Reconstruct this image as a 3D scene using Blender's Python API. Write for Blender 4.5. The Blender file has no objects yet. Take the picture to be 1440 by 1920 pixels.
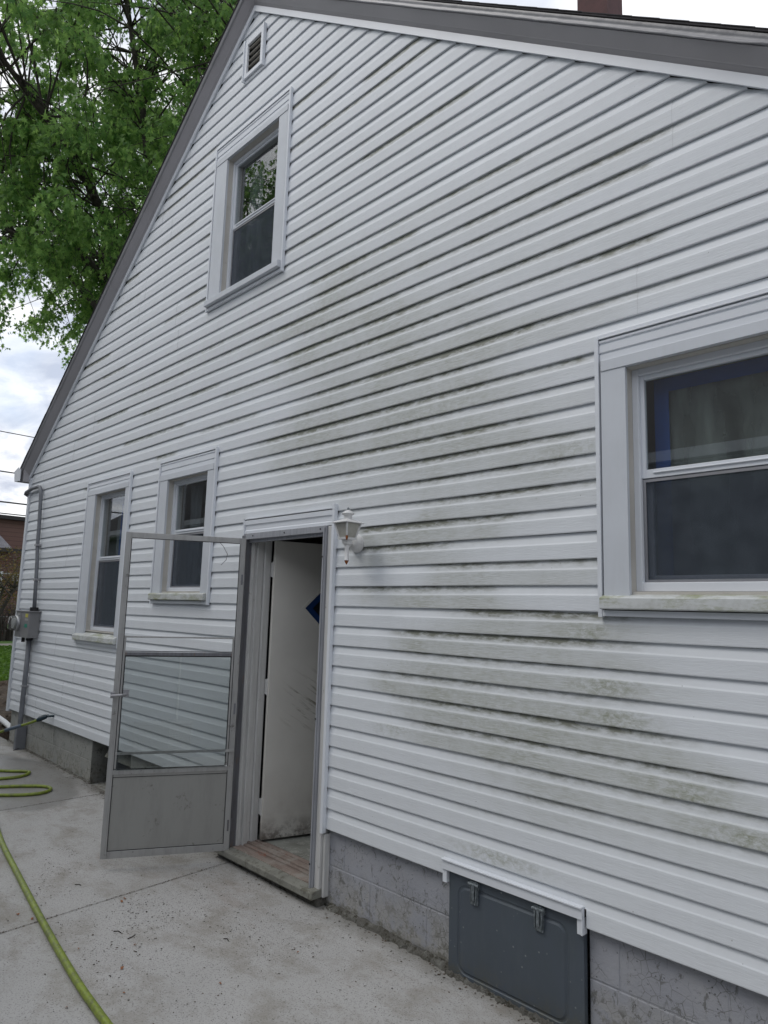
import bpy, math, random
import numpy as np
from mathutils import Vector, Matrix

random.seed(7); RNG = np.random.default_rng(11)
S = bpy.context.scene
R = math.radians

# ------------------------------------------------------------------ camera
cam_d = bpy.data.cameras.new('camera'); cam = bpy.data.objects.new('camera', cam_d)
S.collection.objects.link(cam); S.camera = cam
cam_d.sensor_fit = 'VERTICAL'; cam_d.sensor_height = 36; cam_d.sensor_width = 27
cam_d.lens = 24.343; cam_d.clip_start = 0.05; cam_d.clip_end = 600
YAW, PIT, ROL = -0.798136, 0.141830, 0.0287878
_d = Vector((math.sin(YAW)*math.cos(PIT), math.cos(YAW)*math.cos(PIT), math.sin(PIT)))
_r = Vector((math.cos(YAW), -math.sin(YAW), 0)); _u = _r.cross(_d)
_r2 = _r*math.cos(ROL)+_u*math.sin(ROL); _u2 = -_r*math.sin(ROL)+_u*math.cos(ROL)
cam.matrix_world = Matrix(((_r2.x, _u2.x, -_d.x, 0), (_r2.y, _u2.y, -_d.y, -2.7010806),
                           (_r2.z, _u2.z, -_d.z, 1.2363133), (0, 0, 0, 1)))

# ------------------------------------------------------------------ world and sun
SUN_EL, SUN_AZ = 52, 215      # degrees; azimuth of the sun seen from above, from +Y clockwise
W = bpy.data.worlds.new('World'); S.world = W; W.use_nodes = True
nt = W.node_tree; nt.nodes.clear()
N = nt.nodes.new; Lk = nt.links.new
out = N('ShaderNodeOutputWorld'); mixs = N('ShaderNodeMixShader')
bg1 = N('ShaderNodeBackground'); bg2 = N('ShaderNodeBackground')
sky = N('ShaderNodeTexSky'); sky.sky_type = 'NISHITA'; sky.sun_disc = False
sky.sun_elevation = R(SUN_EL); sky.sun_rotation = R(SUN_AZ); sky.dust_density = 1.5
bg1.inputs[1].default_value = 0.15
Lk(sky.outputs[0], bg1.inputs[0])
tc = N('ShaderNodeTexCoord'); sep = N('ShaderNodeSeparateXYZ'); Lk(tc.outputs['Generated'], sep.inputs[0])
def mth(op, a, b=None, c=None, tree=nt):
    n = tree.nodes.new('ShaderNodeMath'); n.operation = op
    for i, v in enumerate((a, b, c)):
        if v is None: continue
        if isinstance(v, (int, float)): n.inputs[i].default_value = v
        else: tree.links.new(v, n.inputs[i])
    return n.outputs[0]
den = mth('ADD', mth('MAXIMUM', sep.outputs[2], 0.0), 0.22)
comb = N('ShaderNodeCombineXYZ'); Lk(mth('DIVIDE', sep.outputs[0], den), comb.inputs[0]); Lk(mth('DIVIDE', sep.outputs[1], den), comb.inputs[1])
n1 = N('ShaderNodeTexNoise'); n1.inputs['Scale'].default_value = 1.7; n1.inputs['Detail'].default_value = 8; n1.inputs['Roughness'].default_value = .55
n1.inputs['Distortion'].default_value = .35
n2 = N('ShaderNodeTexNoise'); n2.inputs['Scale'].default_value = 3.7; n2.inputs['Detail'].default_value = 9; n2.inputs['Roughness'].default_value = .58; n2.inputs['Distortion'].default_value = .5
mp = N('ShaderNodeMapping'); mp.inputs['Location'].default_value = (3.3, 1.6, 0)
Lk(comb.outputs[0], mp.inputs[0]); Lk(mp.outputs[0], n1.inputs[0]); Lk(comb.outputs[0], n2.inputs[0])
cr = N('ShaderNodeValToRGB'); cr.color_ramp.elements[0].position = .27; cr.color_ramp.elements[0].color = (.62, .62, .62, 1)
cr.color_ramp.elements[1].position = .46; cr.color_ramp.elements[1].color = (1, 1, 1, 1)
Lk(n1.outputs[0], cr.inputs[0])
cc = N('ShaderNodeValToRGB'); e = cc.color_ramp.elements
e[0].position = .36; e[0].color = (.52, .56, .66, 1); e[1].position = .58; e[1].color = (.97, .98, 1.0, 1)
m_ = cc.color_ramp.elements.new(.47); m_.color = (.70, .735, .81, 1)
Lk(n2.outputs[0], cc.inputs[0]); Lk(cc.outputs[0], bg2.inputs[0]); bg2.inputs[1].default_value = 1.0
Lk(cr.outputs[0], mixs.inputs[0]); Lk(bg1.outputs[0], mixs.inputs[1]); Lk(bg2.outputs[0], mixs.inputs[2]); Lk(mixs.outputs[0], out.inputs[0])

sd = bpy.data.lights.new('sun', 'SUN'); sun = bpy.data.objects.new('sun', sd); S.collection.objects.link(sun)
sd.energy = 0.85; sd.angle = R(25); sd.color = (1, .96, .91)
sv = Vector((math.sin(R(SUN_AZ))*math.cos(R(SUN_EL)), math.cos(R(SUN_AZ))*math.cos(R(SUN_EL)), math.sin(R(SUN_EL))))
sun.rotation_euler = sv.to_track_quat('Z', 'Y').to_euler(); sun.location = (0, -5, 20)
S.view_settings.view_transform = 'Standard'; S.view_settings.look = 'None'
S.view_settings.exposure = 0.30; S.view_settings.gamma = 1.0
try: S.view_settings.use_curve_mapping = False
except Exception: pass
S.cycles.max_bounces = 8; S.cycles.transparent_max_bounces = 16

# ------------------------------------------------------------------ materials
class MT:
    def __init__(s, name, base=(.5, .5, .5), rough=.6, metal=0, spec=.5):
        s.m = bpy.data.materials.new(name); s.m.use_nodes = True; s.t = s.m.node_tree
        s.b = s.t.nodes['Principled BSDF']
        s.b.inputs['Base Color'].default_value = (*base, 1); s.b.inputs['Roughness'].default_value = rough
        s.b.inputs['Metallic'].default_value = metal; s.b.inputs['Specular IOR Level'].default_value = spec
        s.base = None; s._c = base; s._pos = None; s._h = None
    def n(s, k): return s.t.nodes.new(k)
    def l(s, a, b): s.t.links.new(a, b)
    def mth(s, *a): return mth(*a, tree=s.t)
    def pos(s, scale=(1, 1, 1), loc=(0, 0, 0), rot=(0, 0, 0)):
        g = s.n('ShaderNodeNewGeometry'); m = s.n('ShaderNodeMapping')
        m.inputs['Scale'].default_value = scale; m.inputs['Location'].default_value = loc; m.inputs['Rotation'].default_value = rot
        s.l(g.outputs['Position'], m.inputs[0]); return m.outputs[0]
    def noise(s, scale, detail=4, rough=.5, vec=None, dist=0, lo=0, hi=1):
        t = s.n('ShaderNodeTexNoise'); t.inputs['Scale'].default_value = scale; t.inputs['Detail'].default_value = detail
        t.inputs['Roughness'].default_value = rough; t.inputs['Distortion'].default_value = dist
        s.l(vec if vec is not None else s.pos(), t.inputs[0])
        if lo != 0 or hi != 1: return s.rng(t.outputs[0], lo, hi)
        return t.outputs[0]
    def vor(s, scale, vec=None, feat='F1', lo=0, hi=1):
        t = s.n('ShaderNodeTexVoronoi'); t.feature = feat; t.inputs['Scale'].default_value = scale
        s.l(vec if vec is not None else s.pos(), t.inputs[0]); return s.rng(t.outputs['Distance'], lo, hi)
    def rng(s, v, lo, hi, a=0., b=1.):
        m = s.n('ShaderNodeMapRange'); m.inputs[1].default_value = lo; m.inputs[2].default_value = hi
        m.inputs[3].default_value = a; m.inputs[4].default_value = b; s.l(v, m.inputs[0]); return m.outputs[0]
    def mix(s, fac, col):
        """mix the running base colour toward col by fac"""
        m = s.n('ShaderNodeMix'); m.data_type = 'RGBA'
        if isinstance(fac, (int, float)): m.inputs[0].default_value = fac
        else: s.l(fac, m.inputs[0])
        if s.base is None: m.inputs[6].default_value = (*s._c, 1)
        else: s.l(s.base, m.inputs[6])
        if isinstance(col, tuple): m.inputs[7].default_value = (*col, 1)
        else: s.l(col, m.inputs[7])
        s.base = m.outputs[2]; s.l(s.base, s.b.inputs['Base Color']); return s
    def var(s, scale, amt=.15, detail=4, vec=None, dark=None):
        c = dark or tuple(x*.6 for x in s._c)
        return s.mix(s.mth('MULTIPLY', s.noise(scale, detail, .55, vec, lo=.4, hi=.7), amt), c)
    def bump(s, h, strength=.3, dist=.01):
        b = s.n('ShaderNodeBump'); b.inputs['Strength'].default_value = strength; b.inputs['Distance'].default_value = dist
        s.l(h, b.inputs['Height'])
        if s._h is not None: s.l(s._h, b.inputs['Normal'])
        s._h = b.outputs[0]; s.l(s._h, s.b.inputs['Normal']); return s
    def attr(s, name):
        a = s.n('ShaderNodeAttribute'); a.attribute_name = name; return a
M = {}
def simple(name, base, rough=.6, metal=0, spec=.5, vs=6, amt=.25, bs=None, bst=.2, dark=None):
    t = MT(name, base, rough, metal, spec); t.var(vs, amt, dark=dark)
    if bs: t.bump(t.noise(bs, 5), bst, .003)
    M[name] = t.m; return t

# vinyl siding
t = MT('vinyl_siding', (.695, .725, .758), .52, 0, .35)
st = t.attr('stain'); sp = t.n('ShaderNodeSeparateColor'); t.l(st.outputs['Color'], sp.inputs[0])
ph = t.attr('phase').outputs['Fac']
t.mix(t.mth('MULTIPLY', t.noise(1.1, 5, .6, lo=.4, hi=.75), .14), (.56, .57, .60))
# faint run-down dirt everywhere
t.mix(t.mth('MULTIPLY', t.noise(1, 6, .65, t.pos((9, 9, 1.2)), lo=.5, hi=.8), .10), (.44, .45, .45))
under = t.rng(ph, .60, .92)
flat = t.mth('SUBTRACT', 1.0, t.rng(ph, .52, .66))
wood = t.noise(1, 6, .6, t.pos((16, 10, 150)), .8)
grime = t.noise(1, 8, .68, t.pos((14, 5, 55)), .3, .40, .60)
grime2 = t.noise(3.1, 8, .7, None, .4, .36, .62)
lap = t.mth('MULTIPLY', t.mth('MULTIPLY', sp.outputs[0], t.mth('POWER', under, .8)), t.mth('ADD', .45, t.mth('MULTIPLY', .6, grime)))
lap = t.mth('MULTIPLY', lap, t.mth('ADD', .55, t.mth('MULTIPLY', .5, grime2)))
t.mix(t.mth('MINIMUM', t.mth('MULTIPLY', lap, 1.9), .84), (.105, .108, .062))
face = t.mth('MULTIPLY', t.mth('MULTIPLY', sp.outputs[1], flat), t.mth('ADD', .42, t.mth('MULTIPLY', .65, t.mth('MULTIPLY', grime2, t.rng(wood, .38, .62)))))
t.mix(t.mth('MINIMUM', t.mth('MULTIPLY', face, .80), .7), (.29, .298, .225))
grn = t.mth('MULTIPLY', t.mth('MULTIPLY', sp.outputs[2], flat), t.rng(t.noise(1, 8, .75, t.pos((26, 10, 45)), .5), .40, .60))
t.mix(t.mth('MINIMUM', t.mth('MULTIPLY', grn, .8), .7), (.19, .20, .10))
# tiny specks of dirt
spk = t.rng(t.n('ShaderNodeTexVoronoi').outputs[0], 0, 1)
v = t.vor(21, lo=.055, hi=.03); w = t.noise(2.7, 2, lo=.52, hi=.6)
t.mix(t.mth('MULTIPLY', t.mth('MULTIPLY', v, w), .75), (.10, .09, .08))
t.bump(t.mth('MULTIPLY', wood, flat), .4, .0035)
t.bump(t.noise(2.2, 3), .25, .02)
M['vinyl_siding'] = t.m

simple('white_vinyl', (.71, .74, .785), .4, amt=.12, vs=3, bs=40, bst=.05)
t = MT('white_trim', (.60, .63, .675), .45)
t.var(4, .2).mix(t.mth('MULTIPLY', t.noise(1, 6, .7, t.pos((30, 30, 3)), lo=.5, hi=.75), .10), (.42, .42, .40)); M['white_trim'] = t.m
t = MT('sill_trim', (.58, .60, .60), .6)
t.mix(t.noise(9, 8, .7, lo=.42, hi=.72), (.38, .39, .36)).mix(t.mth('MULTIPLY', t.noise(5, 8, .75, t.pos((1, 1, 4)), lo=.47, hi=.62), .8), (.23, .25, .11))
t.bump(t.noise(60, 5), .3, .003); M['sill_trim'] = t.m
t = MT('reveal_trim', (.52, .50, .46), .6); t.var(5, .4).mix(t.mth('MULTIPLY', t.noise(20, 5, .7, lo=.6, hi=.75), .5), (.25, .23, .18)); M['reveal_trim'] = t.m
simple('soffit_metal', (.37, .36, .375), .5, amt=.25, vs=2, bs=20, bst=.06)
t = MT('fascia_metal', (.33, .33, .345), .42); t.var(2, .3); t.bump(t.noise(1, 4, .5, t.pos((3, 1, 9))), .5, .02); M['fascia_metal'] = t.m
t = MT('shingles_dark', (.045, .042, .045), .9); t.var(30, .6).bump(t.noise(90, 5), .5, .005); M['shingles_dark'] = t.m
t = MT('painted_block', (.33, .34, .375), .85)
t.var(3, .3)
left = t.rng(t.mth('MULTIPLY', t.n('ShaderNodeValue').outputs[0], 1), 0, 1)
g = t.n('ShaderNodeNewGeometry'); sx = t.n('ShaderNodeSeparateXYZ'); t.l(g.outputs['Position'], sx.inputs[0])
xl = t.rng(sx.outputs[0], -3.6, -4.6)
t.mix(xl, (.30, .305, .285))
t.mix(t.mth('MULTIPLY', t.noise(7, 7, .65, lo=.45, hi=.7), .35), (.36, .36, .36))
low = t.rng(sx.outputs[2], -.16, -.46)
peel = t.mth('MULTIPLY', low, t.noise(6, 8, .7, lo=.44, hi=.54))
t.mix(t.mth('MULTIPLY', peel, .8), (.36, .345, .30))
t.mix(t.mth('MULTIPLY', t.mth('MULTIPLY', low, t.noise(15, 8, .75, lo=.50, hi=.58)), .85), (.10, .095, .06))
base = t.rng(sx.outputs[2], -.37, -.43)
t.mix(t.mth('MULTIPLY', base, t.noise(5, 6, .7, lo=.35, hi=.55)), (.13, .12, .095))
t.mix(t.mth('MULTIPLY', t.noise(1, 8, .75, t.pos((25, 25, 14)), .5, .57, .62), .7), (.10, .10, .09))
pit = t.vor(42, vec=None, lo=.17, hi=.10); pit2 = t.mth('MULTIPLY', pit, t.noise(4.5, 5, .7, lo=.47, hi=.58))
crv = t.vor(24, t.pos((1, 1, 1), (.3, .1, .2)), 'DISTANCE_TO_EDGE', .035, .012)
t.mix(t.mth('MULTIPLY', t.mth('MULTIPLY', crv, t.noise(6, 6, .75, lo=.48, hi=.6)), .7), (.11, .11, .10))
t.mix(t.mth('MULTIPLY', pit2, .9), (.05, .05, .045))
t.bump(t.noise(55, 7, .7), .55, .006).bump(t.noise(9, 5), .4, .012).bump(t.mth('SUBTRACT', 1.0, pit2), .7, .006)
M['painted_block'] = t.m
simple('mortar', (.20, .20, .20), .95, vs=20, amt=.5, bs=80, bst=.6)
t = MT('rough_mortar', (.13, .125, .11), .95); t.mix(t.noise(14, 8, .7, lo=.5, hi=.62), (.22, .22, .20)).mix(t.noise(22, 6, .7, lo=.5, hi=.6), (.06, .055, .04)); t.bump(t.noise(40, 8, .75), 1, .02); M['rough_mortar'] = t.m

# concrete drive
t = MT('concrete', (.425, .42, .41), .88)
t.mix(t.noise(1.2, 6, .6, lo=.35, hi=.7), (.365, .36, .35))
t.mix(t.mth('MULTIPLY', t.noise(260, 3, .6, lo=.45, hi=.7), .30), (.42, .42, .42))
t.mix(t.mth('MULTIPLY', t.noise(130, 4, .75, lo=.54, hi=.66), .8), (.10, .095, .09))
t.mix(t.mth('MULTIPLY', t.mth('MULTIPLY', t.vor(75, lo=.16, hi=.10), t.noise(5, 4, lo=.42, hi=.56)), .75), (.07, .065, .06))
t.mix(t.mth('MULTIPLY', t.noise(2.3, 8, .75, t.pos((1, 1.4, 1), (4, 2, 0)), .15, .47, .68), .7), (.21, .19, .155))
t.mix(t.mth('MULTIPLY', t.noise(1.1, 8, .75, t.pos((1, 2, 1), (9, 5, 0)), .2, .57, .72), .5), (.24, .19, .15))
crk = t.mth('MULTIPLY', t.noise(60, 8, .8, t.pos((1, 1, 1), (2, 7, 0)), .6, .60, .63), t.noise(1.8, 5, .65, t.pos((1, 1, 1), (5, 3, 0)), lo=.47, hi=.60))
t.mix(t.mth('MULTIPLY', crk, .8), (.055, .05, .04))
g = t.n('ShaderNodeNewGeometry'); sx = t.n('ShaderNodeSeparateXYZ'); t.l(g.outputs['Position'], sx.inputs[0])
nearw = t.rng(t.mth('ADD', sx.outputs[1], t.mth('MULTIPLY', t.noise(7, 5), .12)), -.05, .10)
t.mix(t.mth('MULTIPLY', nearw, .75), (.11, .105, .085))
dx = t.mth('DIVIDE', t.mth('ADD', sx.outputs[0], 7.15), 1.25); dy = t.mth('DIVIDE', t.mth('ADD', sx.outputs[1], .55), .55)
rr = t.mth('ADD', t.mth('SQRT', t.mth('ADD', t.mth('MULTIPLY', dx, dx), t.mth('MULTIPLY', dy, dy))), t.mth('MULTIPLY', t.noise(4, 5), .55))
wet = t.rng(rr, 1.3, 1.18)
t.mix(t.mth('MULTIPLY', wet, .55), (.15, .145, .135))
t.l(t.rng(wet, 0, 1, .88, .38), t.b.inputs['Roughness'])
t.bump(t.noise(190, 4, .7), .30, .003).bump(t.noise(4, 4), .25, .02)
M['concrete'] = t.m

simple('aluminium', (.36, .36, .38), .42, metal=.55, vs=5, amt=.5, bs=50, bst=.05)
t = MT('storm_aluminium', (.40, .40, .395), .5, metal=.45)
t.mix(t.mth('MULTIPLY', t.noise(1, 7, .7, t.pos((25, 25, 4)), lo=.45, hi=.7), .5), (.22, .22, .215)).mix(t.mth('MULTIPLY', t.noise(12, 8, .75, lo=.60, hi=.67), .7), (.09, .08, .07)); M['storm_aluminium'] = t.m
t = MT('kick_panel', (.33, .33, .315), .5, metal=.3)
t.mix(t.mth('MULTIPLY', t.noise(1, 7, .7, t.pos((14, 14, 3)), lo=.45, hi=.7), .4), (.24, .24, .225)).mix(t.mth('MULTIPLY', t.noise(8, 8, .75, lo=.60, hi=.67), .7), (.12, .11, .09))
t.bump(t.noise(3, 3), .3, .02); M['kick_panel'] = t.m
t = MT('channel_metal', (.20, .205, .225), .5, metal=.4)
t.mix(t.noise(1, 7, .7, t.pos((40, 40, 3)), lo=.4, hi=.7), (.12, .12, .13)).mix(t.mth('MULTIPLY', t.noise(1, 7, .7, t.pos((30, 30, 6)), lo=.58, hi=.66), .8), (.20, .14, .10)); M['channel_metal'] = t.m
t = MT('frame_metal', (.40, .41, .44), .5, metal=.3)
t.mix(t.mth('MULTIPLY', t.noise(1, 7, .7, t.pos((60, 60, 3)), lo=.4, hi=.65), .55), (.22, .23, .26)); M['frame_metal'] = t.m
t = MT('old_paint', (.58, .58, .57), .6)
t.mix(t.mth('MULTIPLY', t.noise(1, 7, .7, t.pos((40, 40, 3)), lo=.45, hi=.7), .5), (.33, .33, .32)).mix(t.mth('MULTIPLY', t.noise(15, 8, .75, lo=.63, hi=.68), .7), (.12, .10, .08)); t.bump(t.noise(1, 5, .6, t.pos((60, 60, 4))), .3, .003); M['old_paint'] = t.m
t = MT('inner_door_paint', (.74, .72, .67), .5)
g = t.n('ShaderNodeNewGeometry'); sx = t.n('ShaderNodeSeparateXYZ'); t.l(g.outputs['Position'], sx.inputs[0])
t.var(2, .3)
t.mix(t.mth('MULTIPLY', t.mth('MULTIPLY', t.rng(sx.outputs[2], .2, -.28), t.noise(7, 6, .7, lo=.4, hi=.7)), .4), (.36, .29, .25))
m2_ = t.n('ShaderNodeMapping'); m2_.inputs['Scale'].default_value = (3, 3.5, 38); t.l(t.pos(rot=(.62, 0, 0)), m2_.inputs[0])
scuff = t.mth('MULTIPLY', t.mth('MULTIPLY', t.noise(1, 7, .7, m2_.outputs[0], .3, .52, .62), t.rng(sx.outputs[1], .20, .36)), t.mth('MULTIPLY', t.rng(sx.outputs[2], .38, .52), t.rng(sx.outputs[2], .86, .66)))
t.mix(t.mth('MULTIPLY', scuff, .8), (.19, .17, .11))
lowm = t.mth('MULTIPLY', t.rng(sx.outputs[2], -.14, -.27), t.noise(11, 8, .8, lo=.44, hi=.56))
t.mix(t.mth('MULTIPLY', lowm, .85), (.10, .08, .065)); M['inner_door_paint'] = t.m
simple('blue_paint', (.010, .045, .17), .45, vs=5)
simple('blue_tape', (.012, .085, .36), .6, vs=9, amt=.4)
t = MT('threshold_wood', (.29, .235, .205), .8)
t.mix(t.noise(1, 8, .7, t.pos((4, 40, 40)), lo=.35, hi=.65), (.17, .13, .11)).mix(t.mth('MULTIPLY', t.noise(6, 7, .7, lo=.48, hi=.62), .8), (.33, .31, .28)).mix(t.mth('MULTIPLY', t.noise(9, 6, .7, lo=.58, hi=.66), .6), (.28, .09, .05))
t.bump(t.noise(1, 6, .7, t.pos((6, 70, 70))), .6, .005); M['threshold_wood'] = t.m
t = MT('sill_concrete', (.24, .24, .21), .9); t.var(9, .7).mix(t.mth('MULTIPLY', t.noise(20, 7, .75, lo=.5, hi=.62), .7), (.09, .085, .06)); t.bump(t.noise(45, 7, .7), .6, .008); M['sill_concrete'] = t.m
t = MT('floor_tile', (.26, .27, .245), .6); t.var(8, .8, dark=(.10, .10, .085)).mix(t.mth('MULTIPLY', t.noise(16, 7, .8, lo=.52, hi=.6), .8), (.4, .4, .37)); M['floor_tile'] = t.m
simple('interior_paint', (.16, .16, .155), .8, vs=2)
simple('curtain_cloth', (.20, .215, .24), .9, vs=3, amt=.4)
t = MT('basement_panel', (.082, .100, .124), .5, metal=.2)
t.mix(t.mth('MULTIPLY', t.noise(1, 6, .7, t.pos((9, 9, 3)), lo=.4, hi=.7), .5), (.075, .092, .10)).mix(t.mth('MULTIPLY', t.vor(26, lo=.13, hi=.07), t.noise(7, 4, lo=.48, hi=.56)), (.22, .24, .25)).mix(t.mth('MULTIPLY', t.noise(1, 7, .75, t.pos((5, 5, 1.2)), .2, .5, .7), .35), (.12, .14, .15))
g = t.n('ShaderNodeNewGeometry'); sx = t.n('ShaderNodeSeparateXYZ'); t.l(g.outputs['Position'], sx.inputs[0])
t.mix(t.mth('MULTIPLY', t.rng(sx.outputs[2], -.30, -.43), t.noise(12, 8, .75, lo=.45, hi=.6)), (.11, .11, .09)); M['basement_panel'] = t.m
t = MT('flaky_metal', (.09, .11, .12), .5, metal=.4); t.mix(t.noise(1, 8, .8, t.pos((150, 150, 35)), lo=.45, hi=.6), (.30, .33, .35)); t.bump(t.noise(90, 6), .8, .004); M['flaky_metal'] = t.m
simple('meter_grey', (.20, .20, .205), .5, vs=5, amt=.3)
simple('conduit_grey', (.17, .18, .20), .55, vs=9, amt=.35)
simple('sticker_yellow', (.55, .50, .04), .5); simple('sticker_green', (.01, .25, .17), .5); simple('sticker_grey', (.34, .34, .33), .5)
simple('meter_rim', (.36, .37, .38), .35, metal=.6)
t = MT('hose_green', (.22, .285, .03), .45); t.var(12, .5, dark=(.13, .17, .03)).mix(t.mth('MULTIPLY', t.noise(30, 6, .75, lo=.46, hi=.62), .7), (.10, .105, .05)); M['hose_green'] = t.m
simple('hose_fitting', (.01, .03, .045), .4); simple('hose_grip', (.09, .12, .16), .5)
t = MT('lantern_white', (.68, .68, .68), .35); t.var(30, .3); M['lantern_white'] = t.m
simple('rust', (.30, .09, .02), .85, vs=80, amt=.7, dark=(.05, .02, .01))
simple('black_plastic', (.015, .015, .017), .5)
simple('white_pvc', (.70, .71, .72), .4)
simple('wire_black', (.03, .03, .035), .5)
t = MT('lamp_panes', (.42, .41, .37), .25); t.var(30, .4); M['lamp_panes'] = t.m
t = MT('bark', (.09, .08, .07), .95); t.mix(t.noise(1, 6, .7, t.pos((9, 9, 2)), lo=.4, hi=.6), (.045, .04, .035)); t.bump(t.noise(1, 6, .7, t.pos((20, 20, 4))), .9, .03); M['bark'] = t.m

def leaf_mat(name, c1, c2, trans=.35):
    m = bpy.data.materials.new(name); m.use_nodes = True; t = m.node_tree; t.nodes.clear()
    o = t.nodes.new('ShaderNodeOutputMaterial'); a = t.nodes.new('ShaderNodeAttribute'); a.attribute_name = 'leafcol'
    mx = t.nodes.new('ShaderNodeMix'); mx.data_type = 'RGBA'; mx.inputs[6].default_value = (*c1, 1); mx.inputs[7].default_value = (*c2, 1)
    t.links.new(a.outputs['Fac'], mx.inputs[0])
    p = t.nodes.new('ShaderNodeBsdfPrincipled'); p.inputs['Roughness'].default_value = .5; p.inputs['Specular IOR Level'].default_value = .3
    tr = t.nodes.new('ShaderNodeBsdfTranslucent'); ms = t.nodes.new('ShaderNodeMixShader'); ms.inputs[0].default_value = trans
    t.links.new(mx.outputs[2], p.inputs['Base Color'])
    hs = t.nodes.new('ShaderNodeHueSaturation'); hs.inputs['Value'].default_value = 1.5; hs.inputs['Hue'].default_value = .485
    t.links.new(mx.outputs[2], hs.inputs['Color']); t.links.new(hs.outputs[0], tr.inputs[0])
    t.links.new(p.outputs[0], ms.inputs[1]); t.links.new(tr.outputs[0], ms.inputs[2]); t.links.new(ms.outputs[0], o.inputs[0])
    M[name] = m
leaf_mat('maple_leaves', (.07, .18, .045), (.28, .48, .13), .5)
leaf_mat('shrub_leaves', (.06, .075, .02), (.22, .15, .05), .25)
leaf_mat('grass_blades', (.05, .12, .015), (.10, .20, .03), .3)

def glass_mat(name, f0, tint=(1, 1, 1), dirt=0.0, dirtcol=(.4, .42, .42), folds=False):
    m = bpy.data.materials.new(name); m.use_nodes = True; t = m.node_tree; t.nodes.clear()
    o = t.nodes.new('ShaderNodeOutputMaterial'); gm0 = t.nodes.new('ShaderNodeNewGeometry'); dt = t.nodes.new('ShaderNodeVectorMath'); dt.operation = 'DOT_PRODUCT'
    t.links.new(gm0.outputs['Incoming'], dt.inputs[0]); t.links.new(gm0.outputs['Normal'], dt.inputs[1])
    c_ = mth('ABSOLUTE', dt.outputs['Value'], tree=t)
    fr = mth('ADD', f0, mth('MULTIPLY', 1-f0, mth('POWER', mth('SUBTRACT', 1.0, c_, tree=t), 5.0, tree=t), tree=t), tree=t)
    g = t.nodes.new('ShaderNodeBsdfGlossy'); g.inputs['Roughness'].default_value = .005
    tr = t.nodes.new('ShaderNodeBsdfTransparent'); tr.inputs[0].default_value = (*tint, 1)
    ms = t.nodes.new('ShaderNodeMixShader'); t.links.new(fr, ms.inputs[0]); t.links.new(tr.outputs[0], ms.inputs[1]); t.links.new(g.outputs[0], ms.inputs[2])
    last = ms.outputs[0]
    if dirt:
        d = t.nodes.new('ShaderNodeBsdfDiffuse'); d.inputs[0].default_value = (*dirtcol, 1)
        n = t.nodes.new('ShaderNodeTexNoise'); n.inputs['Scale'].default_value = 5; n.inputs['Detail'].default_value = 8
        gm = t.nodes.new('ShaderNodeNewGeometry'); mpf = t.nodes.new('ShaderNodeMapping'); mpf.inputs['Scale'].default_value = (3.2, 1, .8) if folds else (1, 1, 1); mpf.inputs['Rotation'].default_value = (0, .5 if folds else 0, 0)
        t.links.new(gm.outputs['Position'], mpf.inputs[0]); t.links.new(mpf.outputs[0], n.inputs[0])
        r = t.nodes.new('ShaderNodeMapRange'); r.inputs[1].default_value = .38; r.inputs[2].default_value = .64; r.inputs[3].default_value = dirt*(.4 if folds else .85); r.inputs[4].default_value = dirt*(1.7 if folds else 1.15); n.inputs['Scale'].default_value = 2.2 if folds else 14
        t.links.new(n.outputs[0], r.inputs[0])
        m2 = t.nodes.new('ShaderNodeMixShader'); t.links.new(r.outputs[0], m2.inputs[0]); t.links.new(last, m2.inputs[1]); t.links.new(d.outputs[0], m2.inputs[2]); last = m2.outputs[0]
    t.links.new(last, o.inputs[0]); M[name] = m
glass_mat('window_glass', .13, (.88, .91, .91), .006)
glass_mat('storm_glass', .12, (.80, .825, .82), .015, (.36, .38, .38))
glass_mat('screen_mesh', .005, (.66, .67, .69), .19, (.19, .22, .26))
glass_mat('plastic_sheet', .04, (.72, .74, .72), .34, (.58, .62, .58), True)
glass_mat('clear_glass', .04, (.85, .87, .87), .08, (.5, .5, .5))

t = MT('brick', (.17, .075, .055), .85)
bt = t.n('ShaderNodeTexBrick'); bt.inputs['Color1'].default_value = (.20, .085, .06, 1); bt.inputs['Color2'].default_value = (.10, .05, .045, 1)
bt.inputs['Mortar'].default_value = (.22, .18, .16, 1); bt.inputs['Scale'].default_value = 1; bt.inputs['Mortar Size'].default_value = .008
bt.inputs['Brick Width'].default_value = .22; bt.inputs['Row Height'].default_value = .075
cb = t.n('ShaderNodeCombineXYZ'); g = t.n('ShaderNodeNewGeometry'); sx = t.n('ShaderNodeSeparateXYZ'); t.l(g.outputs['Position'], sx.inputs[0])
t.l(t.mth('ADD', sx.outputs[0], sx.outputs[1]), cb.inputs[0]); t.l(sx.outputs[2], cb.inputs[1]); t.l(cb.outputs[0], bt.inputs[0])
t.mix(1.0, bt.outputs[0]); t.mix(t.mth('MULTIPLY', t.noise(1.2, 5, lo=.4, hi=.7), .4), (.08, .05, .045)); M['brick'] = t.m
t = MT('grey_shingles', (.17, .17, .185), .9); t.mix(t.noise(7, 6, .8, lo=.4, hi=.6), (.10, .10, .115)).mix(t.mth('MULTIPLY', t.noise(25, 5, .8, lo=.55, hi=.65), .7), (.28, .28, .29)); M['grey_shingles'] = t.m
t = MT('brown_siding', (.15, .085, .07), .7)
wv = t.n('ShaderNodeTexWave'); wv.bands_direction = 'Z'; wv.wave_profile = 'SAW'; wv.inputs['Scale'].default_value = 1.6; t.l(t.pos(), wv.inputs[0])
t.mix(t.rng(wv.outputs['Fac'], .85, 1), (.05, .03, .025)); M['brown_siding'] = t.m
simple('chimney_brown', (.085, .035, .035), .8, vs=14, amt=.6, bs=30, bst=.3)
simple('dark_gutter', (.05, .045, .045), .9)
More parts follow.
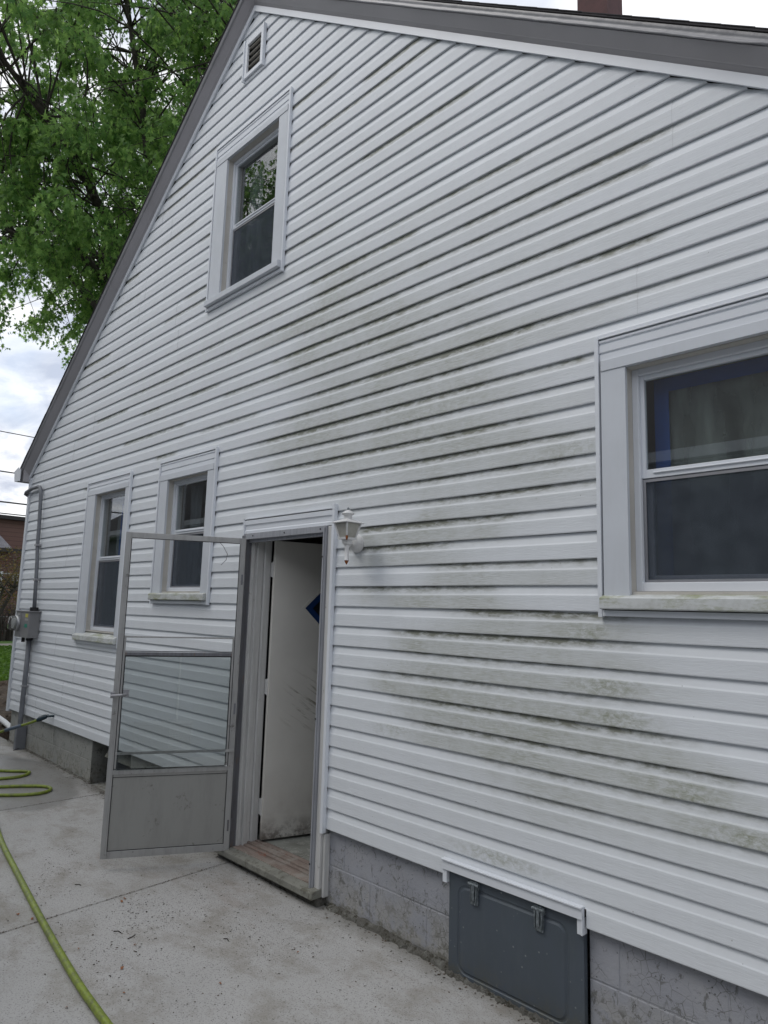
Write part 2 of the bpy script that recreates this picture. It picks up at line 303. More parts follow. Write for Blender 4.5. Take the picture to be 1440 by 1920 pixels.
t = MT('neighbour_siding', (.24, .27, .31), .6); t.var(2, .2); M['neighbour_siding'] = t.m
t = MT('soil', (.095, .068, .048), .95); t.mix(t.noise(9, 7, .7, lo=.4, hi=.65), (.05, .038, .028)).mix(t.mth('MULTIPLY', t.noise(22, 5, .75, lo=.6, hi=.66), .7), (.26, .22, .17)); t.bump(t.noise(14, 7, .7), 1, .06); M['soil'] = t.m
t = MT('lawn', (.06, .13, .022), .9); t.mix(t.noise(2, 7, .7, lo=.35, hi=.65), (.09, .17, .03)).mix(t.mth('MULTIPLY', t.noise(20, 5, .8, lo=.5, hi=.7), .5), (.03, .06, .012)); t.bump(t.noise(60, 4), 1, .05); M['lawn'] = t.m
t = MT('litter', (.09, .06, .035), .9)
a = t.attr('leafcol'); t.mix(a.outputs['Fac'], (.025, .02, .016)); M['litter'] = t.m
simple('dry_leaf_brown', (.26, .11, .05), .8, vs=50)

# ------------------------------------------------------------------ mesh helpers
class MB:
    def __init__(s): s.v = []; s.f = []; s.a = {}
    def add(s, vs, fs):
        o = len(s.v); s.v += [tuple(map(float, p)) for p in vs]; s.f += [tuple(i+o for i in f) for f in fs]; return s
    def box(s, x0, x1, y0, y1, z0, z1):
        vs = [(x0, y0, z0), (x1, y0, z0), (x1, y1, z0), (x0, y1, z0), (x0, y0, z1), (x1, y0, z1), (x1, y1, z1), (x0, y1, z1)]
        return s.add(vs, [(0, 3, 2, 1), (4, 5, 6, 7), (0, 1, 5, 4), (1, 2, 6, 5), (2, 3, 7, 6), (3, 0, 4, 7)])
    def prism(s, prof, ax, a, b):
        """extrude a closed 2-D profile along axis ax from a to b (ax 0: (y,z), 1: (x,z), 2: (x,y))"""
        n = len(prof)
        def P(p, t):
            return {0: (t, p[0], p[1]), 1: (p[0], t, p[1]), 2: (p[0], p[1], t)}[ax]
        vs = [P(p, a) for p in prof]+[P(p, b) for p in prof]
        fs = [(i, (i+1) % n, n+(i+1) % n, n+i) for i in range(n)]+[tuple(range(n-1, -1, -1)), tuple(range(n, 2*n))]
        return s.add(vs, fs)
    def tube(s, pts, r, n=10, cap=True):
        pts = [Vector(p) for p in pts]; k = len(pts); rs = r if isinstance(r, (list, tuple)) else [r]*k
        o = len(s.v); up = None
        for i, p in enumerate(pts):
            tdir = (pts[min(i+1, k-1)]-pts[max(i-1, 0)]).normalized()
            if up is None:
                up = Vector((0, 0, 1)) if abs(tdir.z) < .9 else Vector((1, 0, 0))
            a = tdir.cross(up); a.normalize(); b = a.cross(tdir).normalized(); up = b
            for j in range(n):
                t = 2*math.pi*j/n; s.v.append(tuple(p+a*math.cos(t)*rs[i]+b*math.sin(t)*rs[i]))
        for i in range(k-1):
            for j in range(n):
                s.f.append((o+i*n+j, o+i*n+(j+1) % n, o+(i+1)*n+(j+1) % n, o+(i+1)*n+j))
        if cap: s.f.append(tuple(o+j for j in range(n-1, -1, -1))); s.f.append(tuple(o+(k-1)*n+j for j in range(n)))
        return s
    def lathe(s, prof, n=20, c=(0, 0, 0), axis='z'):
        o = len(s.v)
        for r, h in prof:
            for j in range(n):
                t = 2*math.pi*j/n
                if axis == 'z': s.v.append((c[0]+r*math.cos(t), c[1]+r*math.sin(t), c[2]+h))
                else: s.v.append((c[0]+r*math.cos(t), c[1]+h, c[2]+r*math.sin(t)))
        for i in range(len(prof)-1):
            for j in range(n): s.f.append((o+i*n+j, o+i*n+(j+1) % n, o+(i+1)*n+(j+1) % n, o+(i+1)*n+j))
        return s
    def xf(s, mat):
        s.v = [tuple(mat @ Vector(p)) for p in s.v]; return s
WL = {}
def link(o): S.collection.objects.link(o); return o
def part(name, mb, mat, parent=None, smooth=False, bevel=0, label=None):
    me = bpy.data.meshes.new(name)
    v = np.array(mb.v, dtype=float); c = (v.min(0)+v.max(0))/2
    if parent is None: c[2] = v[:, 2].min()
    me.from_pydata([tuple(p) for p in v-c], [], mb.f); me.update()
    me.materials.append(M[mat] if isinstance(mat, str) else mat)
    if smooth:
        me.polygons.foreach_set('use_smooth', [True]*len(me.polygons))
    for k, (typ, data) in mb.a.items():
        if typ == 'FLOAT':
            at = me.attributes.new(k, 'FLOAT', 'POINT'); at.data.foreach_set('value', np.asarray(data, dtype=np.float32))
        else:
            at = me.attributes.new(k, 'FLOAT_COLOR', 'POINT'); at.data.foreach_set('color', np.asarray(data, dtype=np.float32).ravel())
    o = link(bpy.data.objects.new(name, me)); WL[o.name] = Vector(c)
    if parent is not None:
        o.parent = parent; o.location = Vector(c)-WL[parent.name]
    else: o.location = Vector(c)
    if bevel:
        b = o.modifiers.new('bevel', 'BEVEL'); b.width = bevel; b.segments = 2; b.limit_method = 'ANGLE'; b.angle_limit = R(40)
    if label: o['label'] = label
    return o
def empty(name, loc): 
    o = link(bpy.data.objects.new(name, None)); o.location = loc; o.empty_display_size = .2; WL[o.name] = Vector(loc); return o
def tag(o, label=None, cat=None, group=None, kind=None):
    if label: o['label'] = label
    if cat: o['category'] = cat
    if group: o['group'] = group
    if kind: o['kind'] = kind
    return o

def gz(x): return -.409-.0105*(x+4)     # top of the drive

# ------------------------------------------------------------------ ground
def ground_sheet():
    xs = np.concatenate([np.linspace(-240, -40, 6), np.linspace(-36, -20, 9), np.linspace(-18.5, -8.6, 67), np.linspace(-8, 240, 8)])
    ys = np.concatenate([np.linspace(-240, -12, 6), np.linspace(-10, 12, 90), np.linspace(15, 240, 7)])
    mb = MB(); nx, ny = len(xs), len(ys)
    for x in xs:
        for y in ys:
            z = -.50 if x < -16 else (-.42 if x < -9.7 else -.75)
            if -16 <= x < -9.7 and -9 < y < 10: z += .05*RNG.normal()*.5+.02
            mb.v.append((x, y, z))
    for i in range(nx-1):
        for j in range(ny-1): mb.f.append((i*ny+j, (i+1)*ny+j, (i+1)*ny+j+1, i*ny+j+1))
    tag(part('ground', mb, 'soil'), 'bare brown soil beyond the end of the concrete', kind='structure')
ground_sheet()
mb = MB(); mb.box(-31.9, -15.6, -60, 60, -.60, -.44); tag(part('lawn', mb, 'lawn'), 'green lawn beyond the bare soil', kind='structure')
mb = MB(); mb.box(-29.6, -28.2, -60, 60, -.50, -.425); tag(part('sidewalk', mb, 'concrete'), 'pale strip of sidewalk crossing the lawn', kind='structure')

# concrete drive: slabs with tooled joints, cut by joints at x = JX
mb = MB(); JX = [(-9.62, -9.75), (-8.15, -8.15), (-6.115, -6.06), (-4.085, -3.80), (.15, .4), (2.3, 2.5), (5.5, 5.6)]
for i in range(len(JX)-1):
    g_ = .0035
    a0, a1 = JX[i][0]+g_, JX[i][1]+g_*1.0; b0, b1 = JX[i+1][0]-g_, JX[i+1][1]-g_
    # xa at y=.02 and xb at y=-3.2 ; slabs run to the neighbour's wall
    for (ya, yb) in ((.03, -2.45), (-2.457, -4.55)):
        def xx(p0, p1, y): return p0+(p1-p0)*(.0-y)/3.2
        q = [(xx(a0, a1, ya), ya), (xx(b0, b1, ya), ya), (xx(b0, b1, yb), yb), (xx(a0, a1, yb), yb)]
        cen = (sum(p[0] for p in q)/4, sum(p[1] for p in q)/4)
        qi = [(p[0]+(.006 if p[0] < cen[0] else -.006), p[1]+(.006 if p[1] < cen[1] else -.006)) for p in q]
        vs = [(p[0], p[1], gz(p[0])-.12) for p in q]+[(p[0], p[1], gz(p[0])-.006) for p in q]+[(p[0], p[1], gz(p[0])) for p in qi]
        fs = [(8, 11, 10, 9)]
        for k in range(4):
            k2 = (k+1) % 4; fs += [(k, k2, 4+k2, 4+k), (4+k, 4+k2, 8+k2, 8+k)]
        fs = [tuple(reversed(f)) for f in fs]
        mb.add(vs, fs)
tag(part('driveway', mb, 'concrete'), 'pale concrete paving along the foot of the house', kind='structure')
mb = MB(); mb.box(-9.8, 6, -4.6, .05, -.70, -.56)
tag(part('road_base', mb, 'rough_mortar'), 'dark base in the joints of the concrete', kind='structure')

# ------------------------------------------------------------------ the house
H = .1143; XC = -4.444; XL, XR = -8.93, .04; SL = .76; ZA = 6.134
def rake_z(x): return ZA-SL*abs(x-XC)
def rake_x(z): 
    d = (ZA-z)/SL; return max(XL, XC-d), min(XR, XC+d)
WINS = dict(
    left=dict(o=(-7.045, -6.085, .85, 2.42), op=(-6.85, -6.165, .975, 2.29), rail=1.66),
    small=dict(o=(-5.495, -4.61, 1.25, 2.425), op=(-5.355, -4.71, 1.345, 2.265), rail=1.83),
    upper=dict(o=(-4.895, -3.88, 3.62, 5.05), op=(-4.72, -4.00, 3.72, 4.885), rail=4.30),
    big=dict(o=(-1.435, .25, 1.245, 2.44), op=(-1.315, .13, 1.345, 2.288), rail=1.83))
DOOR = (-4.14, -3.19, -.6, 1.845)
VENT = (-4.55, -4.285, 5.515, 5.85)
HOOD = (-2.28, -1.55, -.6, .07)
OPEN = [w['o'] for w in WINS.values()]+[DOOR, VENT, HOOD]
house = empty('house', (XC, 4.5, -.42))
tag(house, 'one and a half storey gabled house in dirty white vinyl siding', 'house')

def cut(intervals, a, b):
    r = []
    for p, q in intervals:
        if b <= p or a >= q: r.append((p, q)); continue
        if a > p: r.append((p, a))
        if b < q: r.append((b, q))
    return r
# stain envelope --------------------------------------------------
POLY = [
 ([(-3.81,3.55),(-2.92,3.18),(-2.10,2.85),(-1.53,2.14),(-1.51,1.83),(-2.09,1.68),(-2.61,1.86),(-3.69,2.08)], .95, .70, .34),
 ([(-2.71,1.87),(-1.78,1.71),(-1.87,1.29),(-1.33,1.0),(-1.04,.63),(-.85,.53),(-.85,.44),(-1.2,.425),(-2.08,.38),(-2.68,.526),(-2.75,1.37)], .85, .75, .17),
 ([(-3.84,3.97),(-2.67,3.63),(-1.91,3.57),(-1.6,3.39),(-1.13,2.85),(-1.09,2.74),(-1.78,2.53),(-2.92,3.11)], .50, .18, .25),
 ([(-6.46,3.3),(-4.05,3.5),(-3.77,3.07),(-5.63,2.9)], .45, .12, .25),
 ([(-3.5,4.6),(-2.6,4.2),(-2.2,3.7),(-3.6,3.9)], .28, .1, .25)]
SPOT = [(-1.52,1.172,.09,.05,.9),(-1.43,.961,.14,.06,1.),(-1.40,.826,.15,.06,.9),(-1.114,.595,.12,.06,.95),(-.916,.483,.16,.05,1.),(-1.98,.158,.22,.04,.8),(-2.66,.637,.12,.05,.7),(-1.61,1.95,.2,.08,.5),(-1.2,.637,.25,.06,.5),(-2.46,2.29,.4,.15,.35),(-3.43,3.2,.3,.15,.3),(-1.9,.75,.5,.2,.3),(-2.4,.9,.4,.3,.2)]
def polysd(P, poly):
    n = len(poly); d = np.full(len(P), 1e9); ins = np.zeros(len(P), bool)
    for i in range(n):
        a = np.array(poly[i]); b = np.array(poly[(i+1) % n]); e_ = b-a; w_ = P-a
        t_ = np.clip((w_@e_)/(e_@e_), 0, 1); d = np.minimum(d, np.linalg.norm(w_-t_[:, None]*e_, axis=1))
        c = ((a[1] > P[:, 1]) != (b[1] > P[:, 1]))
        with np.errstate(divide='ignore', invalid='ignore'):
            xi = (b[0]-a[0])*(P[:, 1]-a[1])/(b[1]-a[1])+a[0]
        ins ^= c & (P[:, 0] < xi)
    return np.where(ins, d, -d)
def siding_mesh():
    prof = [(0, .0122), (0, 0), (.035, -.0012), (.30, -.0003), (.585, 0), (.61, .0010), (.64, .0024), (.93, .0108), (1.0, .0120)]
    mb = MB(); ph = []
    rnd = random.Random(3)
    k = 0; X0, X1 = XL+.060, XR-.058
    while k*H < ZA:
        joint_off = rnd.uniform(0, 3.6)
        joints = [X0+joint_off+j*3.6 for j in range(-1, 4)]
        ksag = [rnd.uniform(-.0012, .0012) for _ in range(40)]
        for kk in (k, k+1):
            zb = kk*H
            zs = [(zb+t*H, d, t) for t, d in prof]
            segs = []
            for i in range(len(zs)-1):
                (za, da, ta), (zc, dc, tcc) = zs[i], zs[i+1]
                br = [za]+sorted({z for o in OPEN for z in (o[2], o[3]) if za+1e-4 < z < zc-1e-4})+[zc]
                for a, b in zip(br[:-1], br[1:]):
                    fa = (a-za)/(zc-za) if zc > za else 0; fb = (b-za)/(zc-za) if zc > za else 1
                    segs.append((a, da+(dc-da)*fa, ta+(tcc-ta)*fa, b, da+(dc-da)*fb, ta+(tcc-ta)*fb))
            for (a, da, ta, b, db, tb) in segs:
                zm = (a+b)/2
                if zm > ZA-.02: continue
                la, ra = rake_x(min(a+.046, ZA-.005)); lb, rb = rake_x(min(b+.046, ZA-.004))
                L0, R0 = max(X0, min(la, lb)), min(X1, max(ra, rb))
                iv = [(L0, R0)]
                for o in OPEN:
                    if o[2] <= zm <= o[3]: iv = cut(iv, o[0]-.013, o[1]+.013)
                for j in joints:
                    iv = [q for p in iv for q in ((p[0], j), (j, p[1])) if p[0] < j < p[1]] + [p for p in iv if not (p[0] < j < p[1])]
                for p, q in iv:
                    n = max(1, int((q-p)/.09))
                    jn = sum(1 for j in joints if p >= j-1e-6)
                    off = -.0009 if jn % 2 else .0
                    xs = np.linspace(p, q, n+1)
                    o = len(mb.v)
                    for x in xs:
                        s_ = ksag[int((x+10)*3) % 40]*.0+.0011*math.sin(x*1.7+kk*2.1)+.0007*math.sin(x*5.1+kk)
                        xa = min(max(x, la), ra); xb = min(max(x, lb), rb)
                        mb.v.append((xa, da+off, a+s_)); mb.v.append((xb, db+off, b+s_)); ph += [ta, tb]
                    for i in range(n): mb.f.append((o+2*i, o+2*i+2, o+2*i+3, o+2*i+1))
        k += 2
    P = np.array(mb.v)[:, [0, 2]]
    lap = np.zeros(len(P)); face = np.zeros(len(P)); grn = np.zeros(len(P))
    wob = .10*np.sin(P[:, 1]*9)+.06*np.sin(P[:, 1]*23+1.3)
    Pw = P.copy(); kk0 = np.floor(P[:, 1]/H).astype(int); sh_ = np.random.default_rng(17).normal(0, .17, 80)
    Pw[:, 0] += wob+sh_[kk0 % 80]+.12*np.sin(P[:, 0]*4.3+kk0*1.9)
    for poly, a, b, soft in POLY:
        d = polysd(Pw, poly); w_ = np.clip((d+soft)/(2*soft), 0, 1); w_ = w_*w_*(3-2*w_)
        lap = np.maximum(lap, a*w_); face = np.maximum(face, b*w_)
    # per-course variation of the mildew under each lap
    kx = np.floor(P[:, 1]/H).astype(int); cv = np.random.default_rng(5).uniform(.45, 1.15, 80)
    hs = .5+.5*np.sin(P[:, 0]*3.1+kx*2.7)*np.sin(P[:, 0]*1.3+kx*1.1)
    lap *= cv[kx % 80]*(.7+.45*hs); face *= .85+.3*hs
    for x, z, rx, rz, s_ in SPOT:
        grn = np.maximum(grn, s_*np.exp(-((P[:, 0]-x)/rx)**2-((P[:, 1]-z)/rz)**2))
    # a few short black streaks under laps elsewhere
    r2 = np.random.default_rng(9)
    for _ in range(60):
        x = r2.uniform(-7.5, -1.2); kq = r2.integers(20, 45); wd = r2.uniform(.08, .5); 
        m_ = (kx == kq) & (abs(P[:, 0]-x) < wd); lap[m_] = np.maximum(lap[m_], r2.uniform(.3, .75))
    mb.a['phase'] = ('FLOAT', ph)
    mb.a['stain'] = ('COL', np.stack([lap, face, grn, np.ones(len(P))], 1))
    return mb
part('siding', siding_mesh(), 'vinyl_siding', house, label='horizontal dutch-lap vinyl siding streaked with green-black mildew')

# wall core behind the siding (keeps daylight out of the rooms)
def cells(ops, x0, x1, z0, z1, gable=True):
    zs = sorted({z0, z1, *[z for o in ops for z in o[2:4] if z0 < z < z1], *(list(np.arange(2.7, z1, .15)) if gable else [])})
    for a, b in zip(zs[:-1], zs[1:]):
        m_ = (a+b)/2; l, r = (rake_x(m_) if gable else (x0, x1)); l, r = max(l, x0), min(r, x1)
        iv = [(l, r)]
        for o in ops:
            if o[2] <= m_ <= o[3]: iv = cut(iv, o[0], o[1])
        for p, q in iv: yield p, q, a, b
inner_ops = [(w['op'][0]-.01, w['op'][1]+.01, w['op'][2]-.01, w['op'][3]+.01) for w in WINS.values()]+[(-4.115, -3.215, -.6, 1.75), (-4.51, -4.33, 5.56, 5.80)]
mb = MB()
for p, q, a, b in cells(inner_ops, XL+.05, XR-.05, 0.0, 6.1): mb.box(p, q, .05, .15, a, b)
part('wall_core', mb, 'interior_paint', house)
# interior rooms: floors, back wall, side walls
mb = MB()
mb.box(XL+.1, XR-.1, 3.9, 4.0, -.5, 5.9)
mb.box(XL+.1, -4.95, .151, 3.9, 2.52, 2.6); mb.box(-4.95, XR-.1, .151, 3.9, 2.52, 2.6)
mb.box(XL+.05, XL+.12, .05, 3.9, -.5, 2.7); mb.box(XR-.12, XR-.05, .05, 3.9, -.5, 2.7)
mb.box(-2.5, -2.42, .151, 3.9, -.4, 2.5); mb.box(-4.62, -4.55, .151, 3.9, -.4, 2.5); mb.box(-4.55, -2.5, 1.9, 1.97, -.4, 2.5)
part('interior_wall', mb, 'interior_paint', house)
# corner posts, rake trim
mb = MB()
mb.box(XL, XL+.065, -.014, .05, -.028, 2.70); mb.box(XL, XL+.012, .05, .10, -.028, 2.70)
mb.box(XL+.065, XL+.078, -.006, .006, -.02, 2.70)
part('corner_trim', mb, 'white_trim', house, bevel=.002)
mb = MB(); mb.box(XR-.06, XR, -.014, .05, -.028, 2.70); mb.box(XR-.012, XR, .05, .1, -.028, 2.70)
part('corner_trim', mb, 'white_trim', house, bevel=.002)
def rake_strip(mb, side, w0, w1, y0, y1, xa=None, xb=None):
    """strip that follows the roof slope between perpendicular drops w0..w1 below the rake line"""
    s = -1 if side == 'l' else 1
    x_e = (XL if side == 'l' else XR) if xb is None else xb
    x_c = XC if xa is None else xa
    vs = []
    for x in (x_c, x_e):
        z = ZA-SL*abs(x-XC)
        for w_ in (w0, w1):
            for y in (y0, y1): vs.append((x, y, z-w_))
    f = [(0, 1, 3, 2), (4, 6, 7, 5), (0, 4, 5, 1), (2, 3, 7, 6), (0, 2, 6, 4), (1, 5, 7, 3)]
    mb.add(vs, f)
for side in 'lr':
    mb = MB(); rake_strip(mb, side, -.004, .045, -.020, .0); rake_strip(mb, side, .045, .049, -.020, -.016)
    part('rake_trim', mb, 'white_vinyl', house)
OH = .085
for side in 'lr':
    s = -1 if side == 'l' else 1; xe = XC+s*(4.47+.11)
    mb = MB()
    def slant(pr, xa_, xb_, mb):
        vs = []
        for x in (xa_, xb_):
            z = ZA-SL*abs(x-XC); vs += [(x, y, z+dz) for y, dz in pr]
        n_ = len(pr); fs = [(i, (i+1) % n_, n_+(i+1) % n_, n_+i) for i in range(n_)]+[tuple(range(n_)), tuple(range(2*n_-1, n_-1, -1))]
        mb.add(vs, fs)
    pr = [(.0, .002), (-.006, .000), (-.030, .028), (-.033, .029), (-.036, .034), (-OH, .090), (-OH+.004, .10), (.0, .11)]
    cuts = [XC, XC+s*1.62, XC+s*4.05, xe] if side == 'l' else [XC, XC+s*2.55, xe]
    for i_ in range(len(cuts)-1):
        mb = MB(); o_ = .0 if i_ % 2 == 0 else -.0018
        slant([(y+o_, dz+o_) for y, dz in pr], cuts[i_], cuts[i_+1]+s*.012*(i_ % 2), mb); part('soffit', mb, 'soffit_metal', house)
    # bent flashing with an uneven lower edge
    mb = MB(); rq = random.Random(12 if side == 'l' else 15); o = 0; nseg = 60; wv_ = 0
    for i in range(nseg+1):
        x = XC+(xe-XC)*i/nseg; z = ZA-SL*abs(x-XC); wv_ = wv_*.7+rq.uniform(-.003, .003)
        if i in (9, 22, 37, 49): wv_ += .006
        mb.v += [(x, -OH+.004, z+.096), (x, -OH-.014+wv_*.4, z+.090+wv_), (x, -OH-.006, z+.106+wv_*.5), (x, -OH-.004, z+.126), (x, -OH-.016, z+.137), (x, -OH+.01, z+.142)]
    for i in range(nseg):
        for j in range(5): mb.f.append((i*6+j, i*6+j+1, (i+1)*6+j+1, (i+1)*6+j))
    part('flashing', mb, 'fascia_metal', house, smooth=True)
    mb = MB(); xe2 = XC+s*(4.47+.15)
    rake_strip(mb, side, -.146, -.112, -OH+.012, 9.3, xb=xe2)
    rake_strip(mb, side, -.152, -.143, -OH-.020, 9.3, xb=xe2)
    rr_ = random.Random(4)
    for i in range(38):       # shingle butts, slightly uneven along the rake
        x = XC+s*(i*.12); z = ZA-SL*abs(x-XC)+.1525
        d_ = rr_.uniform(.0, .003)
        vs = [(x, -OH-.022-d_, z), (x+s*.12, -OH-.022-d_, z-SL*.12+.0015), (x+s*.12, 9.3, z-SL*.12+.0015), (x, 9.3, z),
              (x, -OH-.022-d_, z+.004), (x+s*.12, -OH-.022-d_, z-SL*.12+.006), (x+s*.12, 9.3, z-SL*.12+.006), (x, 9.3, z+.004)]
        mb.add(vs, [(0, 3, 2, 1), (4, 5, 6, 7), (0, 1, 5, 4), (1, 2, 6, 5), (2, 3, 7, 6), (3, 0, 4, 7)])
    part('roof', mb, 'shingles_dark', house)
# rake soffit return and gutter at the left eave
mb = MB()
mb.prism([(XL, 2.655), (XL-.11, 2.655), (XL-.11, 2.79), (XL, 2.80)], 1, -OH+.004, 9.2)
part('eave_soffit', mb, 'soffit_metal', house)
mb = MB(); gx = XL-.112
mb.prism([(gx, 2.80), (gx-.005, 2.665), (gx-.10, 2.67), (gx-.115, 2.71), (gx-.13, 2.76), (gx-.15, 2.80), (gx-.142, 2.804), (gx-.12, 2.77), (gx-.10, 2.71), (gx-.09, 2.682), (gx-.012, 2.676), (gx-.008, 2.80)], 1, -OH-.02, 9.2)
mb.prism([(gx+.10, 2.79), (gx+.10, 2.662), (gx-.10, 2.668), (gx-.115, 2.71), (gx-.13, 2.76), (gx-.15, 2.80), (gx, 2.84)], 1, -OH-.03, -OH-.024)
part('gutter', mb, 'white_trim', house)
# other walls (simple lap siding) so the house is whole
def lap_wall(mb, axis, c, a, b, z0, z1, course, sgn):
    """lap siding on a plane: axis 0 -> plane x=c along y; axis 1 -> plane y=c along x"""
    z = z0
    while z < z1-1e-4:
        zt = min(z+course, z1)
        pr = [(c+sgn*.013, z), (c+sgn*.013, z+.004), (c, zt), (c-sgn*.03, zt), (c-sgn*.03, z)]
        mb.prism(pr, 1 if axis == 0 else 0, a, b) if axis == 0 else mb.prism(pr, 0, a, b)
        z = zt
mb = MB(); lap_wall(mb, 0, XL, .10, 9.0, 0, 2.7, .1143, -1); lap_wall(mb, 0, XR, .10, 9.0, 0, 2.7, .1143, 1)
mb.box(XL, XR, 8.95, 9.0, 0, 2.7)
part('side_siding', mb, 'vinyl_siding' and 'white_vinyl', house)
# foundation
F_OPS = [(-4.14, -3.19, -.7, .1), (-2.262, -1.545, -.47, .1), (-6.545, -5.75, -.40, .1)]
def block_row(mb, z0, z1, first, x0, x1):
    xs = [x0]; x = first
    while x < x1: 
        if x > x0+.02: xs.append(x)
        x += .4064
    xs.append(x1)
    for a, b in zip(xs[:-1], xs[1:]):
        iv = [(a+.0025, b-.0025)]
        for o in F_OPS:
            if o[3] > (z0+z1)/2 > o[2]: iv = cut(iv, o[0], o[1])
        for p, q in iv:
            if q-p > .01: mb.box(p, q, .035+random.uniform(0, .0025), .20, z0+.0025, z1-.0025)
mb = MB()
f1 = -3.04-.4064*15; f2 = -2.83-.4064*16
block_row(mb, -.2, .012, f1, XL+.05, XR-.05); block_row(mb, -.405, -.2, f2, XL+.05, XR-.05); block_row(mb, -.62, -.405, f1, XL+.05, XR-.05)
for nm_, f_ in (('left', lambda c: c < -3.7), ('right', lambda c: c >= -3.7)):
    sub = MB(); sub.v = mb.v; sub.f = [f for f in mb.f if f_(mb.v[f[0]][0])]
    used = sorted({i for f in sub.f for i in f}); mp_ = {i: k for k, i in enumerate(used)}
    sub.v = [mb.v[i] for i in used]; sub.f = [tuple(mp_[i] for i in f) for f in sub.f]
    part('foundation', sub, 'painted_block', house, bevel=.004, label='bare grey concrete blocks left of the doorway' if nm_ == 'left' else 'painted blue grey blocks right of the doorway, stained along their foot')
mb = MB()
for p, q, a, b in cells(F_OPS, XL+.052, XR-.052, -.62, .01, False): mb.box(p, q, .0385, .19, a, b)
mb.box(XL+.05, XL+.10, .19, 8.9, -.62, .0); mb.box(XR-.1, XR-.05, .19, 8.9, -.62, 0)
part('foundation_mortar', mb, 'painted_block', house)
# lumpy mortar fillet along the foot of the wall
def lump_strip(mb, x0, x1, yb, y0, h, seed, step=.03):
    r_ = random.Random(seed); n = int((x1-x0)/step); rows = []
    for i in range(n+1):
        x = x0+(x1-x0)*i/n; g_ = gz(x); hh = h*r_.uniform(.6, 1.25); yy = y0+r_.uniform(-.012, .012)
        rows.append([(x, yb, g_+hh), (x, (yb*2+yy)/3, g_+hh*r_.uniform(.7, .95)), (x, (yb+2*yy)/3, g_+hh*r_.uniform(.3, .6)), (x, yy, g_-.01)])
    o = len(mb.v)
    for r0 in rows: mb.v += r0
    for i in range(n):
        for j in range(3): mb.f.append((o+i*4+j, o+i*4+j+1, o+(i+1)*4+j+1, o+(i+1)*4+j))
for a_ in ((XL+.05, -6.5, .037, .005, .012, 1), (-5.8, -4.25, .037, .0, .02, 2), (-3.15, -2.26, .037, .0, .028, 3), (-2.262, -1.55, .034, -.022, .026, 4, .012), (-1.54, 0, .037, .0, .02, 5)):
    mb = MB(); lump_strip(mb, *a_); part('wall_foot_mortar', mb, 'rough_mortar', house)

# ------------------------------------------------------------------ windows
def frame_rect(mb, x0, x1, z0, z1, y0, y1, w, wt=None, wb=None):
    wt = w if wt is None else wt; wb = w if wb is None else wb
    mb.box(x0, x0+w, y0, y1, z0, z1); mb.box(x1-w, x1, y0, y1, z0, z1)
    mb.box(x0+w, x1-w, y0+.0004, y1-.0004, z1-wt, z1); mb.box(x0+w, x1-w, y0+.0004, y1-.0004, z0, z0+wb)
def pane(name, x0, x1, z0, z1, y, mat, parent, tilt=0):
    mb = MB(); mb.box(x0, x1, y, y+.003, z0, z1); return part(name, mb, mat, parent)
def cloth(x0, x1, z0, z1, y, amp, waves, n=60, rows=14, seed=0):
    mb = MB(); r_ = random.Random(seed); ph_ = [r_.uniform(0, 6) for _ in range(6)]
    for j in range(rows+1):
        for i in range(n+1):
            u = i/n; w_ = j/rows; x = x0+(x1-x0)*u
            yy = y+amp*(math.sin(u*waves+ph_[0]+w_*1.2)+.5*math.sin(u*waves*2.3+ph_[1]-w_*2)+.3*math.sin(w_*7+ph_[2]+u*5))
            mb.v.append((x, yy, z0+(z1-z0)*w_))
    for j in range(rows):
        for i in range(n):
            a = j*(n+1)+i; mb.f.append((a, a+1, a+n+2, a+n+1))
    return mb
